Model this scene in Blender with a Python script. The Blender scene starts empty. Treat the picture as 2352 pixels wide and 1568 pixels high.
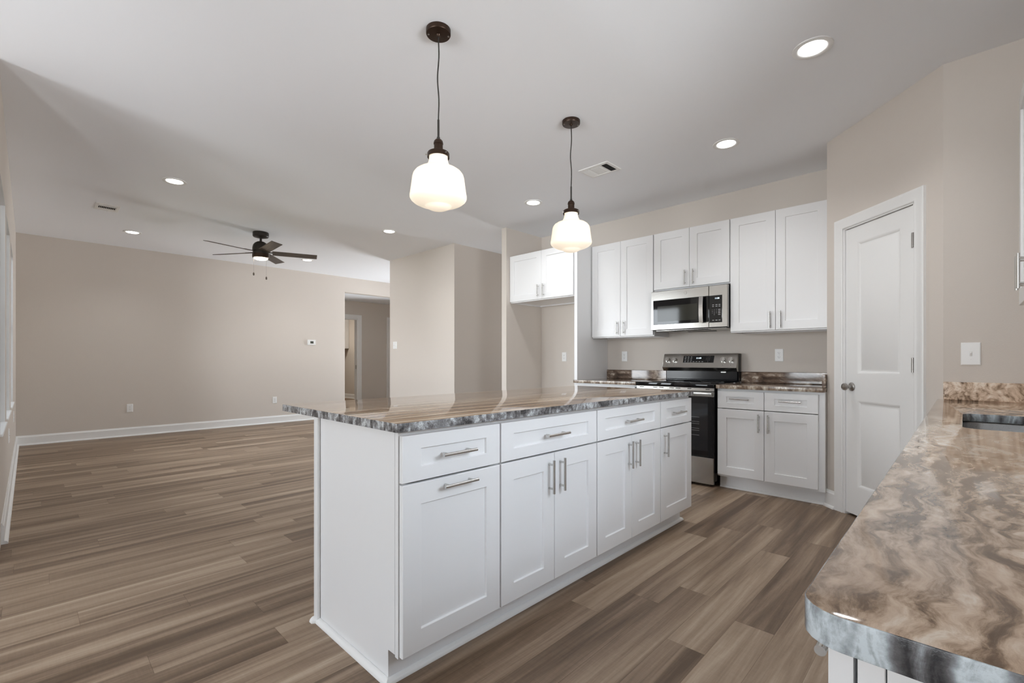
import bpy, bmesh, math, random
from mathutils import Vector, Matrix
random.seed(7)
C = bpy.context.scene.collection
SC = bpy.context.scene

# ------------------------------------------------------------------ camera, world, exposure
H_CAM = 1.115
YAW = math.radians(44.03)
cam = bpy.data.cameras.new('camera')
cam.sensor_width = 36.0
cam.lens = 36.0 * 1073.3 / 2352.0
cam.shift_y = (828.9 - 784.0) / 2352.0
cam.clip_start = 0.02
cam_ob = bpy.data.objects.new('camera', cam)
C.objects.link(cam_ob)
cam_ob.location = (0, 0, H_CAM)
cam_ob.rotation_euler = (math.pi / 2, 0, YAW - math.pi / 2)
SC.camera = cam_ob

W_STRENGTH = 11.0          # daylight outside
LED_STRENGTH = 8.0         # lens of the recessed lamps
LED_WATT = 46.0            # beam of each recessed lamp
SHADE_STRENGTH = 0.46      # opal pendant shades
SC.view_settings.view_transform = 'Standard'
SC.view_settings.look = 'None'
SC.view_settings.gamma = 1.0
SC.view_settings.use_curve_mapping = False
SC.view_settings.exposure = 0.04
SC.cycles.use_denoising = True
SC.cycles.max_bounces = 14
SC.cycles.diffuse_bounces = 8
SC.cycles.glossy_bounces = 6
SC.cycles.transmission_bounces = 8
SC.cycles.transparent_max_bounces = 16
SC.cycles.sample_clamp_indirect = 6.0
SC.cycles.caustics_reflective = False
SC.cycles.caustics_refractive = False

world = bpy.data.worlds.new('daylight')
SC.world = world
world.use_nodes = True
wn = world.node_tree
wn.nodes.clear()
w_out = wn.nodes.new('ShaderNodeOutputWorld')
w_bg = wn.nodes.new('ShaderNodeBackground')
w_tc = wn.nodes.new('ShaderNodeTexCoord')
w_sep = wn.nodes.new('ShaderNodeSeparateXYZ')
w_map = wn.nodes.new('ShaderNodeMapRange')
w_map.inputs['From Min'].default_value = -1.0
w_map.inputs['From Max'].default_value = 1.0
w_ramp = wn.nodes.new('ShaderNodeValToRGB')
cr = w_ramp.color_ramp
cr.elements[0].position = 0.0
cr.elements[0].color = (2.12, 2.20, 2.28, 1)
cr.elements[1].position = 1.0
cr.elements[1].color = (0.86, 1.0, 1.2, 1)
for p, c in ((0.47, (2.12, 2.20, 2.28, 1)), (0.50, (1.18, 1.25, 1.30, 1)), (0.62, (1.10, 1.22, 1.34, 1))):
    e = cr.elements.new(p)
    e.color = c
wn.links.new(w_tc.outputs['Generated'], w_sep.inputs[0])
wn.links.new(w_sep.outputs['Z'], w_map.inputs['Value'])
wn.links.new(w_map.outputs['Result'], w_ramp.inputs['Fac'])
wn.links.new(w_ramp.outputs['Color'], w_bg.inputs['Color'])
w_bg.inputs['Strength'].default_value = W_STRENGTH
wn.links.new(w_bg.outputs[0], w_out.inputs['Surface'])


# ------------------------------------------------------------------ materials
def new_mat(name):
    m = bpy.data.materials.new(name)
    m.use_nodes = True
    nt = m.node_tree
    b = nt.nodes['Principled BSDF']
    return m, nt, b


def N(nt, kind, **kw):
    n = nt.nodes.new(kind)
    for k, v in kw.items():
        if k in n.inputs.keys() if hasattr(n.inputs, 'keys') else False:
            n.inputs[k].default_value = v
        else:
            setattr(n, k, v)
    return n


def simple(name, col, rough=0.5, metal=0.0, spec=0.5, bump=0.0, bscale=80.0, coat=0.0, aniso=0.0):
    m, nt, b = new_mat(name)
    b.inputs['Base Color'].default_value = (*col, 1)
    b.inputs['Roughness'].default_value = rough
    b.inputs['Metallic'].default_value = metal
    b.inputs['Specular IOR Level'].default_value = spec
    b.inputs['Coat Weight'].default_value = coat
    if bump:
        tc = N(nt, 'ShaderNodeTexCoord')
        no = N(nt, 'ShaderNodeTexNoise')
        no.inputs['Scale'].default_value = bscale
        no.inputs['Detail'].default_value = 3.0
        bp = N(nt, 'ShaderNodeBump')
        bp.inputs['Strength'].default_value = bump
        bp.inputs['Distance'].default_value = 0.002
        nt.links.new(tc.outputs['Object'], no.inputs['Vector'])
        nt.links.new(no.outputs['Fac'], bp.inputs['Height'])
        nt.links.new(bp.outputs['Normal'], b.inputs['Normal'])
    return m


def emis(name, col, strength):
    m, nt, b = new_mat(name)
    b.inputs['Base Color'].default_value = (*col, 1)
    b.inputs['Emission Color'].default_value = (*col, 1)
    b.inputs['Emission Strength'].default_value = strength
    b.inputs['Roughness'].default_value = 0.25
    return m


def brushed(name, col, rough, sc=(1, 60, 60)):
    """stainless steel with fine brushing"""
    m, nt, b = new_mat(name)
    b.inputs['Metallic'].default_value = 1.0
    tc = N(nt, 'ShaderNodeTexCoord')
    mp = N(nt, 'ShaderNodeMapping')
    mp.inputs['Scale'].default_value = sc
    no = N(nt, 'ShaderNodeTexNoise')
    no.inputs['Scale'].default_value = 12.0
    no.inputs['Detail'].default_value = 4.0
    r = N(nt, 'ShaderNodeMapRange')
    r.inputs['To Min'].default_value = rough - 0.05
    r.inputs['To Max'].default_value = rough + 0.07
    mx = N(nt, 'ShaderNodeMix', data_type='RGBA')
    mx.inputs['A'].default_value = (*[c * 0.94 for c in col], 1)
    mx.inputs['B'].default_value = (*col, 1)
    nt.links.new(tc.outputs['Object'], mp.inputs['Vector'])
    nt.links.new(mp.outputs[0], no.inputs['Vector'])
    nt.links.new(no.outputs['Fac'], r.inputs['Value'])
    nt.links.new(r.outputs['Result'], b.inputs['Roughness'])
    nt.links.new(no.outputs['Fac'], mx.inputs['Factor'])
    nt.links.new(mx.outputs['Result'], b.inputs['Base Color'])
    return m


def ramp(nt, stops):
    r = N(nt, 'ShaderNodeValToRGB')
    el = r.color_ramp.elements
    el[0].position, el[0].color = stops[0][0], (*stops[0][1], 1)
    el[1].position, el[1].color = stops[-1][0], (*stops[-1][1], 1)
    for p, c in stops[1:-1]:
        e = el.new(p)
        e.color = (*c, 1)
    return r


def granite(name, stretch, rot, warp_scale, warp, band_scale, stops, speck=0.12, rough=0.07, folds=3.0, fold_mix=0.55, seed=0.0, bump=0.0, fine=4.0, sgain=2.2):
    """veined stone: folded bands bent by a slower noise, finer streaks along them, small speckle"""
    m, nt, b = new_mat(name)
    L = nt.links
    tc = N(nt, 'ShaderNodeTexCoord')
    off = N(nt, 'ShaderNodeVectorMath', operation='ADD')
    off.inputs[1].default_value = (seed, seed * 1.7, seed * 0.6)
    L.new(tc.outputs['Object'], off.inputs[0])
    cur = off.outputs[0]
    for k, a in ((1.0, warp), (4.0, warp * 0.22)):
        wno = N(nt, 'ShaderNodeTexNoise')
        wno.inputs['Scale'].default_value = warp_scale * k
        wno.inputs['Detail'].default_value = 2.0
        L.new(off.outputs[0], wno.inputs['Vector'])
        sub = N(nt, 'ShaderNodeVectorMath', operation='SUBTRACT')
        sub.inputs[1].default_value = (0.5, 0.5, 0.5)
        L.new(wno.outputs['Color'], sub.inputs[0])
        sc = N(nt, 'ShaderNodeVectorMath', operation='SCALE')
        sc.inputs['Scale'].default_value = a
        L.new(sub.outputs[0], sc.inputs[0])
        add = N(nt, 'ShaderNodeVectorMath', operation='ADD')
        L.new(cur, add.inputs[0])
        L.new(sc.outputs[0], add.inputs[1])
        cur = add.outputs[0]
    mp = N(nt, 'ShaderNodeMapping', vector_type='POINT')
    mp.inputs['Rotation'].default_value = (0, 0, rot)
    L.new(cur, mp.inputs['Vector'])
    mp2 = N(nt, 'ShaderNodeMapping', vector_type='POINT')
    mp2.inputs['Scale'].default_value = stretch
    L.new(mp.outputs[0], mp2.inputs['Vector'])

    def noise(scale, detail, rough_):
        n = N(nt, 'ShaderNodeTexNoise')
        n.inputs['Scale'].default_value = scale
        n.inputs['Detail'].default_value = detail
        n.inputs['Roughness'].default_value = rough_
        L.new(mp2.outputs[0], n.inputs['Vector'])
        return n.outputs['Fac']

    def math_(op, a, c, d=None):
        n = N(nt, 'ShaderNodeMath', operation=op)
        for q, v in enumerate((a, c, d)):
            if v is None:
                continue
            if isinstance(v, (int, float)):
                n.inputs[q].default_value = v
            else:
                L.new(v, n.inputs[q])
        return n.outputs[0]
    bands = noise(band_scale, 3.0, 0.5)
    streak = noise(band_scale * fine, 6.0, 0.65)
    x = math_('MULTIPLY', bands, folds * 2.0)
    x = math_('MULTIPLY_ADD', streak, 0.9, x)
    f = math_('PINGPONG', x, 1.0)
    f = math_('MULTIPLY', f, fold_mix)
    st = math_('MULTIPLY_ADD', math_('SUBTRACT', streak, 0.5), sgain, 0.5)
    f = math_('MULTIPLY_ADD', st, 1.0 - fold_mix, f)
    sp = N(nt, 'ShaderNodeTexNoise')
    sp.inputs['Scale'].default_value = 170.0
    sp.inputs['Detail'].default_value = 5.0
    sp.inputs['Roughness'].default_value = 0.7
    L.new(off.outputs[0], sp.inputs['Vector'])
    f = math_('MULTIPLY_ADD', math_('SUBTRACT', sp.outputs['Fac'], 0.5), speck * 2.0, f)
    r = ramp(nt, stops)
    L.new(f, r.inputs['Fac'])
    L.new(r.outputs['Color'], b.inputs['Base Color'])
    b.inputs['Roughness'].default_value = rough
    b.inputs['Specular IOR Level'].default_value = 0.45
    if bump:
        bp = N(nt, 'ShaderNodeBump')
        bp.inputs['Strength'].default_value = bump
        bp.inputs['Distance'].default_value = 0.003
        L.new(sp.outputs['Fac'], bp.inputs['Height'])
        L.new(bp.outputs['Normal'], b.inputs['Normal'])
    return m


def plank_floor():
    m, nt, b = new_mat('vinyl_plank')
    L = nt.links
    PW, PL = 0.152, 1.22

    def mt(op, a, c=None, d=None):
        n = N(nt, 'ShaderNodeMath', operation=op)
        for q, v in enumerate((a, c, d)):
            if v is None:
                continue
            if isinstance(v, (int, float)):
                n.inputs[q].default_value = v
            else:
                L.new(v, n.inputs[q])
        return n.outputs[0]
    tc = N(nt, 'ShaderNodeTexCoord')
    sx = N(nt, 'ShaderNodeSeparateXYZ')
    L.new(tc.outputs['Object'], sx.inputs[0])
    yr = mt('ADD', mt('DIVIDE', sx.outputs['Y'], PW), 40.35)
    row = mt('FLOOR', yr)
    wr = N(nt, 'ShaderNodeTexWhiteNoise', noise_dimensions='1D')
    L.new(row, wr.inputs['W'])
    xr = mt('ADD', mt('ADD', mt('DIVIDE', sx.outputs['X'], PL), 20.0), wr.outputs['Value'])
    col = mt('FLOOR', xr)
    cv = N(nt, 'ShaderNodeCombineXYZ')
    L.new(row, cv.inputs[0])
    L.new(col, cv.inputs[1])
    wp = N(nt, 'ShaderNodeTexWhiteNoise', noise_dimensions='2D')
    L.new(cv.outputs[0], wp.inputs['Vector'])
    # seams between planks
    fy = mt('FRACT', yr)
    fx = mt('FRACT', xr)
    ey = mt('MULTIPLY', mt('MINIMUM', fy, mt('SUBTRACT', 1.0, fy)), PW)
    ex = mt('MULTIPLY', mt('MINIMUM', fx, mt('SUBTRACT', 1.0, fx)), PL)
    seam = mt('LESS_THAN', mt('MINIMUM', ex, ey), 0.0009)
    # grain along the plank, shifted from plank to plank
    sh = N(nt, 'ShaderNodeVectorMath', operation='SCALE')
    sh.inputs['Scale'].default_value = 53.0
    L.new(wp.outputs['Color'], sh.inputs[0])
    ad = N(nt, 'ShaderNodeVectorMath', operation='ADD')
    L.new(tc.outputs['Object'], ad.inputs[0])
    L.new(sh.outputs[0], ad.inputs[1])

    def noise(sc, scale, detail, rough, dist=0.0):
        mp = N(nt, 'ShaderNodeMapping')
        mp.inputs['Scale'].default_value = sc
        L.new(ad.outputs[0], mp.inputs['Vector'])
        n = N(nt, 'ShaderNodeTexNoise')
        n.inputs['Scale'].default_value = scale
        n.inputs['Detail'].default_value = detail
        n.inputs['Roughness'].default_value = rough
        n.inputs['Distortion'].default_value = dist
        L.new(mp.outputs[0], n.inputs['Vector'])
        return n.outputs['Fac']
    n1 = noise((0.45, 9.0, 1.0), 1.5, 3.0, 0.55, 0.6)
    n2 = noise((1.8, 80.0, 1.0), 2.2, 6.0, 0.65, 0.3)
    n3 = noise((70.0, 6.0, 1.0), 2.0, 3.0, 0.6)
    n4 = noise((6.0, 40.0, 1.0), 2.0, 4.0, 0.7, 1.5)
    v = mt('MULTIPLY_ADD', mt('SUBTRACT', wp.outputs['Value'], 0.5), 0.30, 0.5)
    v = mt('MULTIPLY_ADD', mt('SUBTRACT', n1, 0.5), 1.55, v)
    v = mt('MULTIPLY_ADD', mt('SUBTRACT', n2, 0.5), 0.42, v)
    v = mt('MULTIPLY_ADD', mt('SUBTRACT', n3, 0.5), 0.12, v)
    v = mt('MULTIPLY_ADD', mt('SUBTRACT', n4, 0.5), 0.22, v)
    r = ramp(nt, [(0.12, (0.105, 0.067, 0.041)), (0.36, (0.178, 0.120, 0.078)), (0.54, (0.258, 0.182, 0.124)),
                  (0.74, (0.345, 0.255, 0.180)), (0.95, (0.44, 0.345, 0.255))])
    L.new(v, r.inputs['Fac'])
    mx = N(nt, 'ShaderNodeMix', data_type='RGBA', blend_type='MULTIPLY')
    mx.inputs['B'].default_value = (0.66, 0.62, 0.58, 1)
    L.new(seam, mx.inputs['Factor'])
    L.new(r.outputs['Color'], mx.inputs['A'])
    L.new(mx.outputs['Result'], b.inputs['Base Color'])
    rr = N(nt, 'ShaderNodeMapRange')
    rr.inputs['To Min'].default_value = 0.36
    rr.inputs['To Max'].default_value = 0.52
    L.new(n2, rr.inputs['Value'])
    L.new(rr.outputs['Result'], b.inputs['Roughness'])
    b.inputs['Specular IOR Level'].default_value = 0.35
    bp = N(nt, 'ShaderNodeBump')
    bp.inputs['Strength'].default_value = 0.10
    bp.inputs['Distance'].default_value = 0.001
    L.new(v, bp.inputs['Height'])
    L.new(bp.outputs['Normal'], b.inputs['Normal'])
    return m


def wood_dark(name):
    m, nt, b = new_mat(name)
    L = nt.links
    tc = N(nt, 'ShaderNodeTexCoord')
    mp = N(nt, 'ShaderNodeMapping')
    mp.inputs['Scale'].default_value = (2.0, 30.0, 30.0)
    no = N(nt, 'ShaderNodeTexNoise')
    no.inputs['Scale'].default_value = 2.2
    no.inputs['Detail'].default_value = 5.0
    no.inputs['Distortion'].default_value = 1.2
    r = ramp(nt, [(0.3, (0.030, 0.022, 0.016)), (0.55, (0.075, 0.055, 0.040)), (0.75, (0.14, 0.108, 0.08))])
    L.new(tc.outputs['Object'], mp.inputs['Vector'])
    L.new(mp.outputs[0], no.inputs['Vector'])
    L.new(no.outputs['Fac'], r.inputs['Fac'])
    L.new(r.outputs['Color'], b.inputs['Base Color'])
    b.inputs['Roughness'].default_value = 0.5
    return m


def window_glass():
    m, nt, b = new_mat('window_glass')
    nt.nodes.remove(b)
    out = nt.nodes['Material Output']
    tr = N(nt, 'ShaderNodeBsdfTransparent')
    gl = N(nt, 'ShaderNodeBsdfGlossy')
    gl.inputs['Roughness'].default_value = 0.0
    fr = N(nt, 'ShaderNodeFresnel')
    fr.inputs['IOR'].default_value = 1.45
    mx = N(nt, 'ShaderNodeMixShader')
    nt.links.new(fr.outputs[0], mx.inputs[0])
    nt.links.new(tr.outputs[0], mx.inputs[1])
    nt.links.new(gl.outputs[0], mx.inputs[2])
    nt.links.new(mx.outputs[0], out.inputs['Surface'])
    return m


M = {}
M['wall'] = simple('beige_wall_paint', (0.640, 0.588, 0.535), 0.75, spec=0.25, bump=0.35, bscale=190)
M['ceil'] = simple('ceiling_paint', (0.895, 0.915, 0.95), 0.9, spec=0.2, bump=0.05, bscale=120)
M['trim'] = simple('white_trim_paint', (0.83, 0.83, 0.82), 0.35)
M['cab'] = simple('white_cabinet_paint', (0.79, 0.79, 0.792), 0.28, spec=0.5)
M['cab_in'] = simple('pale_cabinet_underside', (0.70, 0.69, 0.67), 0.5)
M['floor'] = plank_floor()
M['steel'] = brushed('brushed_stainless', (0.46, 0.445, 0.42), 0.19)
M['steel_v'] = brushed('polished_stainless', (0.56, 0.55, 0.53), 0.13)
M['nickel'] = simple('satin_nickel', (0.60, 0.59, 0.57), 0.25, metal=1.0)
M['nickel_d'] = simple('dark_satin_nickel', (0.40, 0.38, 0.36), 0.3, metal=1.0)
M['sink'] = brushed('sink_steel', (0.55, 0.55, 0.55), 0.28)
M['black_gl'] = simple('black_glass', (0.005, 0.005, 0.006), 0.04, spec=0.4)
M['black'] = simple('black_enamel', (0.006, 0.006, 0.007), 0.16, spec=0.3)
M['black_m'] = simple('black_plastic', (0.016, 0.016, 0.017), 0.45)
M['oven_in'] = simple('oven_window_glass', (0.012, 0.014, 0.018), 0.05, spec=0.6)
M['mesh_win'] = simple('microwave_window_screen', (0.035, 0.035, 0.028), 0.06, spec=0.3)
M['bronze'] = simple('dark_bronze', (0.045, 0.026, 0.017), 0.32, metal=0.7)
M['bronze_b'] = simple('fan_bronze', (0.028, 0.022, 0.017), 0.42, metal=0.4)
M['cord'] = simple('black_fabric_cord', (0.02, 0.016, 0.013), 0.7)
M['blade'] = wood_dark('weathered_walnut_blade')
M['plate'] = simple('white_plastic', (0.84, 0.84, 0.83), 0.35)
M['slot'] = simple('outlet_slot', (0.03, 0.03, 0.03), 0.6)
M['lcd'] = simple('grey_lcd', (0.07, 0.075, 0.06), 0.2)
M['vent_dark'] = simple('vent_shadow', (0.012, 0.012, 0.012), 0.8)
M['shade'] = emis('opal_glass', (1.0, 0.89, 0.73), SHADE_STRENGTH)
M['led'] = emis('led_lens', (1.0, 0.98, 0.95), LED_STRENGTH)
M['fan_led'] = emis('fan_lamp_lens', (1.0, 0.82, 0.58), 14.0)
M['digits'] = emis('clock_digits', (0.75, 0.9, 1.0), 2.2)
M['legend'] = simple('key_legend', (0.42, 0.42, 0.42), 0.5)
M['glass'] = window_glass()
M['grout'] = simple('white_caulk', (0.8, 0.8, 0.78), 0.5)
BROWN = [(0.08, (0.085, 0.048, 0.027)), (0.30, (0.155, 0.092, 0.053)), (0.50, (0.275, 0.175, 0.106)), (0.68, (0.41, 0.28, 0.178)),
         (0.82, (0.60, 0.48, 0.355)), (0.95, (0.76, 0.66, 0.54))]
M['gr_island'] = granite('fantasy_brown_island', (0.10, 2.6, 2.6), 0.03, 1.0, 0.08, 2.6, BROWN, 0.10, rough=0.05, folds=2.6, fold_mix=0.45, fine=5.0, sgain=3.4)
M['gr_kitchen'] = granite('fantasy_brown_kitchen', (2.4, 0.40, 3.0), 0.35, 2.0, 0.24, 2.0,
                          [(0.15, (0.06, 0.04, 0.03)), (0.50, (0.135, 0.09, 0.065)), (0.68, (0.21, 0.15, 0.11)), (0.80, (0.38, 0.30, 0.235)),
                           (0.93, (0.68, 0.60, 0.51))], 0.12, rough=0.07, folds=2.4, fold_mix=0.45, sgain=3.4)
SWIRL = [(0.00, (0.150, 0.100, 0.068)), (0.16, (0.215, 0.148, 0.102)), (0.28, (0.34, 0.242, 0.170)), (0.40, (0.50, 0.375, 0.275)),
         (0.54, (0.63, 0.485, 0.365)), (0.70, (0.74, 0.605, 0.48)), (0.88, (0.86, 0.765, 0.655))]
M['gr_sink'] = granite('fantasy_brown_swirl', (0.35, 2.2, 2.2), 0.0, 4.5, 0.18, 3.0, SWIRL, 0.10, rough=0.07, folds=2.0, fold_mix=0.55, seed=11.2, fine=5.0, sgain=4.5)
GREYI = [(0.10, (0.030, 0.029, 0.030)), (0.34, (0.095, 0.090, 0.090)), (0.52, (0.175, 0.168, 0.168)), (0.72, (0.28, 0.28, 0.285)), (0.92, (0.55, 0.57, 0.58))]  # unpolished island edge, greyed in colour for the cool window light on it
M['gr_edge_i'] = granite('stone_edge_charcoal_lit', (5.0, 8.0, 4.0), 0.0, 7.0, 0.05, 1.7, GREYI, 0.55, rough=0.22, bump=0.25, folds=2.2, fold_mix=0.55, sgain=3.0)
GREY = [(0.10, (0.035, 0.034, 0.036)), (0.34, (0.11, 0.107, 0.11)), (0.52, (0.21, 0.215, 0.225)), (0.70, (0.34, 0.375, 0.395)), (0.90, (0.58, 0.64, 0.67))]  # unpolished stone, with the blue-grey of reflected window light put into its colour
M['gr_edge'] = granite('stone_edge_cool_lit', (2.0, 8.0, 1.4), 0.0, 9.0, 0.05, 2.4, GREY, 0.22, rough=0.2, bump=0.15, folds=3.0, fold_mix=0.75, sgain=2.6, fine=3.0, seed=1.37)
M['gr_edge_k'] = granite('stone_edge_tan', (6.0, 6.0, 3.0), 0.0, 9.0, 0.03, 1.6,
                         [(0.1, (0.10, 0.068, 0.05)), (0.4, (0.24, 0.175, 0.125)), (0.65, (0.40, 0.335, 0.265)), (0.92, (0.66, 0.61, 0.52))], 0.25, rough=0.15, folds=2.0)


# ------------------------------------------------------------------ mesh helpers
def box(bm, x0, x1, y0, y1, z0, z1, bev=0.0, mi=0, seg=1):
    r = bmesh.ops.create_cube(bm, size=1.0)
    vs = r['verts']
    sx, sy, sz = (x1 - x0), (y1 - y0), (z1 - z0)
    for v in vs:
        v.co = Vector(((x0 + x1) / 2 + v.co.x * sx, (y0 + y1) / 2 + v.co.y * sy, (z0 + z1) / 2 + v.co.z * sz))
    fs = set(f for v in vs for f in v.link_faces)
    for f in fs:
        f.material_index = mi
    if bev > 0:
        es = list(set(e for v in vs for e in v.link_edges))
        rb = bmesh.ops.bevel(bm, geom=es, offset=bev, segments=seg, affect='EDGES', profile=0.5)
        for f in rb['faces']:
            f.material_index = mi
    return vs


def ring(bm, pts):
    return [bm.verts.new(p) for p in pts]


def bridge(bm, a, b, mi=0):
    n = len(a)
    for i in range(n):
        try:
            f = bm.faces.new((a[i], a[(i + 1) % n], b[(i + 1) % n], b[i]))
            f.material_index = mi
        except ValueError:
            pass


def cap(bm, r, flip=False, mi=0):
    f = bm.faces.new(list(reversed(r)) if flip else r)
    f.material_index = mi
    return f


def basis(d):
    d = d.normalized()
    u = Vector((0, 0, 1)) if abs(d.z) < 0.9 else Vector((1, 0, 0))
    a = d.cross(u).normalized()
    return a, d.cross(a).normalized()


def cyl(bm, p0, p1, r0, r1=None, seg=20, mi=0):
    p0, p1 = Vector(p0), Vector(p1)
    r1 = r0 if r1 is None else r1
    a, b = basis(p1 - p0)
    ang = [2 * math.pi * i / seg for i in range(seg)]
    A = ring(bm, [p0 + (a * math.cos(t) + b * math.sin(t)) * r0 for t in ang])
    B = ring(bm, [p1 + (a * math.cos(t) + b * math.sin(t)) * r1 for t in ang])
    bridge(bm, A, B, mi)
    cap(bm, A, True, mi)
    cap(bm, B, False, mi)


def tube(bm, pts, r, seg=10, mi=0):
    pts = [Vector(p) for p in pts]
    prev = None
    n0 = None
    for i, p in enumerate(pts):
        d = (pts[min(i + 1, len(pts) - 1)] - pts[max(i - 1, 0)]).normalized()
        if n0 is None:
            n0 = basis(d)[0]
        n0 = (n0 - d * n0.dot(d)).normalized()
        b = d.cross(n0)
        cur = ring(bm, [p + (n0 * math.cos(2 * math.pi * k / seg) + b * math.sin(2 * math.pi * k / seg)) * r for k in range(seg)])
        if prev:
            bridge(bm, prev, cur, mi)
        else:
            cap(bm, cur, True, mi)
        prev = cur
    cap(bm, prev, False, mi)


def lathe(bm, prof, c=(0, 0, 0), seg=40, mi=0, axis='z'):
    """prof: (radius, height) pairs"""
    prev = None
    for r, h in prof:
        if r < 1e-6:
            r = 1e-4
        pts = []
        for i in range(seg):
            t = 2 * math.pi * i / seg
            if axis == 'z':
                pts.append((c[0] + r * math.cos(t), c[1] + r * math.sin(t), c[2] + h))
            else:   # along -y, the front of a fixture
                pts.append((c[0] + r * math.cos(t), c[1] - h, c[2] + r * math.sin(t)))
        cur = ring(bm, pts)
        if prev:
            bridge(bm, prev, cur, mi)
        else:
            cap(bm, cur, True, mi)
        prev = cur
    cap(bm, prev, False, mi)


def rectprof(bm, x0, x1, z0, z1, prof, mi=0, close=True):
    """nested rectangles facing -Y; prof: (inset, y) pairs from back to front to panel"""
    prev = None
    for ins, y in prof:
        cur = ring(bm, [(x0 + ins, y, z0 + ins), (x1 - ins, y, z0 + ins), (x1 - ins, y, z1 - ins), (x0 + ins, y, z1 - ins)])
        if prev:
            bridge(bm, prev, cur, mi)
        elif close:
            cap(bm, cur, True, mi)
        prev = cur
    cap(bm, prev, False, mi)


def prism(bm, pts, z0, z1, mi_top=0, mi_side=0, bev=0.0, holes=None):
    """horizontal slab from an outline"""
    vs = [bm.verts.new((x, y, z0)) for x, y in pts]
    es = [bm.edges.new((vs[i], vs[(i + 1) % len(vs)])) for i in range(len(vs))]
    for h in holes or []:
        hv = [bm.verts.new((x, y, z0)) for x, y in h]
        es += [bm.edges.new((hv[i], hv[(i + 1) % len(hv)])) for i in range(len(hv))]
    r = bmesh.ops.triangle_fill(bm, use_beauty=True, use_dissolve=False, edges=es)
    fs = [g for g in r['geom'] if isinstance(g, bmesh.types.BMFace)]
    ex = bmesh.ops.extrude_face_region(bm, geom=fs)
    tv = [g for g in ex['geom'] if isinstance(g, bmesh.types.BMVert)]
    for v in tv:
        v.co.z = z1
    bm.normal_update()
    for f in bm.faces:
        f.material_index = mi_side if abs(f.normal.z) < 0.5 else mi_top
    if bev:
        rim = [e for e in bm.edges if e.is_valid and abs(e.verts[0].co.z - e.verts[1].co.z) < 1e-6 and len(e.link_faces) == 2
               and abs(e.link_faces[0].normal.z) + abs(e.link_faces[1].normal.z) > 0.9
               and abs(e.link_faces[0].normal.dot(e.link_faces[1].normal)) < 0.5]
        bmesh.ops.bevel(bm, geom=rim, offset=bev, segments=3, affect='EDGES', profile=0.5, clamp_overlap=True, material=mi_side)


def rounded(pts, radii, n=6):
    """round chosen corners of an outline"""
    out = []
    k = len(pts)
    for i, (p, r) in enumerate(zip(pts, radii)):
        if r <= 0:
            out.append(p)
            continue
        P = Vector(p)
        a = (Vector(pts[i - 1]) - P).normalized()
        b = (Vector(pts[(i + 1) % k]) - P).normalized()
        c = P + (a + b) * r
        s, e = P + a * r - c, P + b * r - c
        for j in range(n + 1):
            t = j / n
            v = (s * (1 - t) + e * t).normalized() * r
            out.append(tuple(c + v))
    return out


def mk(name, bm, mats, parent=None, loc=(0, 0, 0), rotz=0.0, rot=None, smooth=True, origin=None):
    bmesh.ops.recalc_face_normals(bm, faces=bm.faces)
    if origin is not None:
        bmesh.ops.translate(bm, verts=bm.verts, vec=-Vector(origin))
        loc = origin
    me = bpy.data.meshes.new(name)
    bm.to_mesh(me)
    bm.free()
    if not isinstance(mats, (list, tuple)):
        mats = [mats]
    for m in mats:
        me.materials.append(m)
    if smooth:
        me.polygons.foreach_set('use_smooth', [True] * len(me.polygons))
        me.set_sharp_from_angle(angle=math.radians(32))
    o = bpy.data.objects.new(name, me)
    C.objects.link(o)
    o.location = loc
    o.rotation_euler = rot if rot is not None else (0, 0, rotz)
    if parent:
        o.parent = parent
    return o


def thing(name, label, cat, loc=(0, 0, 0), rotz=0.0, group=None, kind=None):
    o = bpy.data.objects.new(name, None)
    o.empty_display_size = 0.1
    C.objects.link(o)
    o.location = loc
    o.rotation_euler = (0, 0, rotz)
    tag(o, label, cat, group, kind)
    return o


def tag(o, label=None, cat=None, group=None, kind=None):
    if label:
        o['label'] = label
    if cat:
        o['category'] = cat
    if group:
        o['group'] = group
    if kind:
        o['kind'] = kind
    return o


def struct(name, bm, mats, label=None, origin=None):
    o = mk(name, bm, mats, origin=origin, smooth=False)
    o['kind'] = 'structure'
    if label:
        o['label'] = label
    return o


def text(name, body, size, mat, parent, loc, rot, ext=0.0003, spacing=1.0, line=1.0):
    cu = bpy.data.curves.new(name, 'FONT')
    cu.body = body
    cu.size = size
    cu.extrude = ext
    cu.align_x = 'CENTER'
    cu.align_y = 'CENTER'
    cu.space_character = spacing
    cu.space_line = line
    tmp = bpy.data.objects.new(name + '_curve', cu)
    me = bpy.data.meshes.new_from_object(tmp)
    bpy.data.objects.remove(tmp)
    me.name = name
    me.materials.clear()
    me.materials.append(mat)
    o = bpy.data.objects.new(name, me)
    C.objects.link(o)
    o.location = loc
    o.rotation_euler = rot
    o.parent = parent
    return o


# ------------------------------------------------------------------ the room
CEIL = 2.80
XL = -0.117
HALLC = 2.50


def wall_run(bm, axis, a0, a1, t0, t1, z0, z1, openings):
    """a wall along x or y from boxes, with openings (a_start, a_end, z_low, z_high)"""
    def b(p0, p1, q0, q1):
        if p1 - p0 < 1e-4 or q1 - q0 < 1e-4:
            return
        if axis == 'x':
            box(bm, p0, p1, t0, t1, q0, q1)
        else:
            box(bm, t0, t1, p0, p1, q0, q1)
    cur = a0
    for o0, o1, l, h in sorted(openings):
        b(cur, o0, z0, z1)
        b(o0, o1, z0, l)
        b(o0, o1, h, z1)
        cur = o1
    b(cur, a1, z0, z1)


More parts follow.
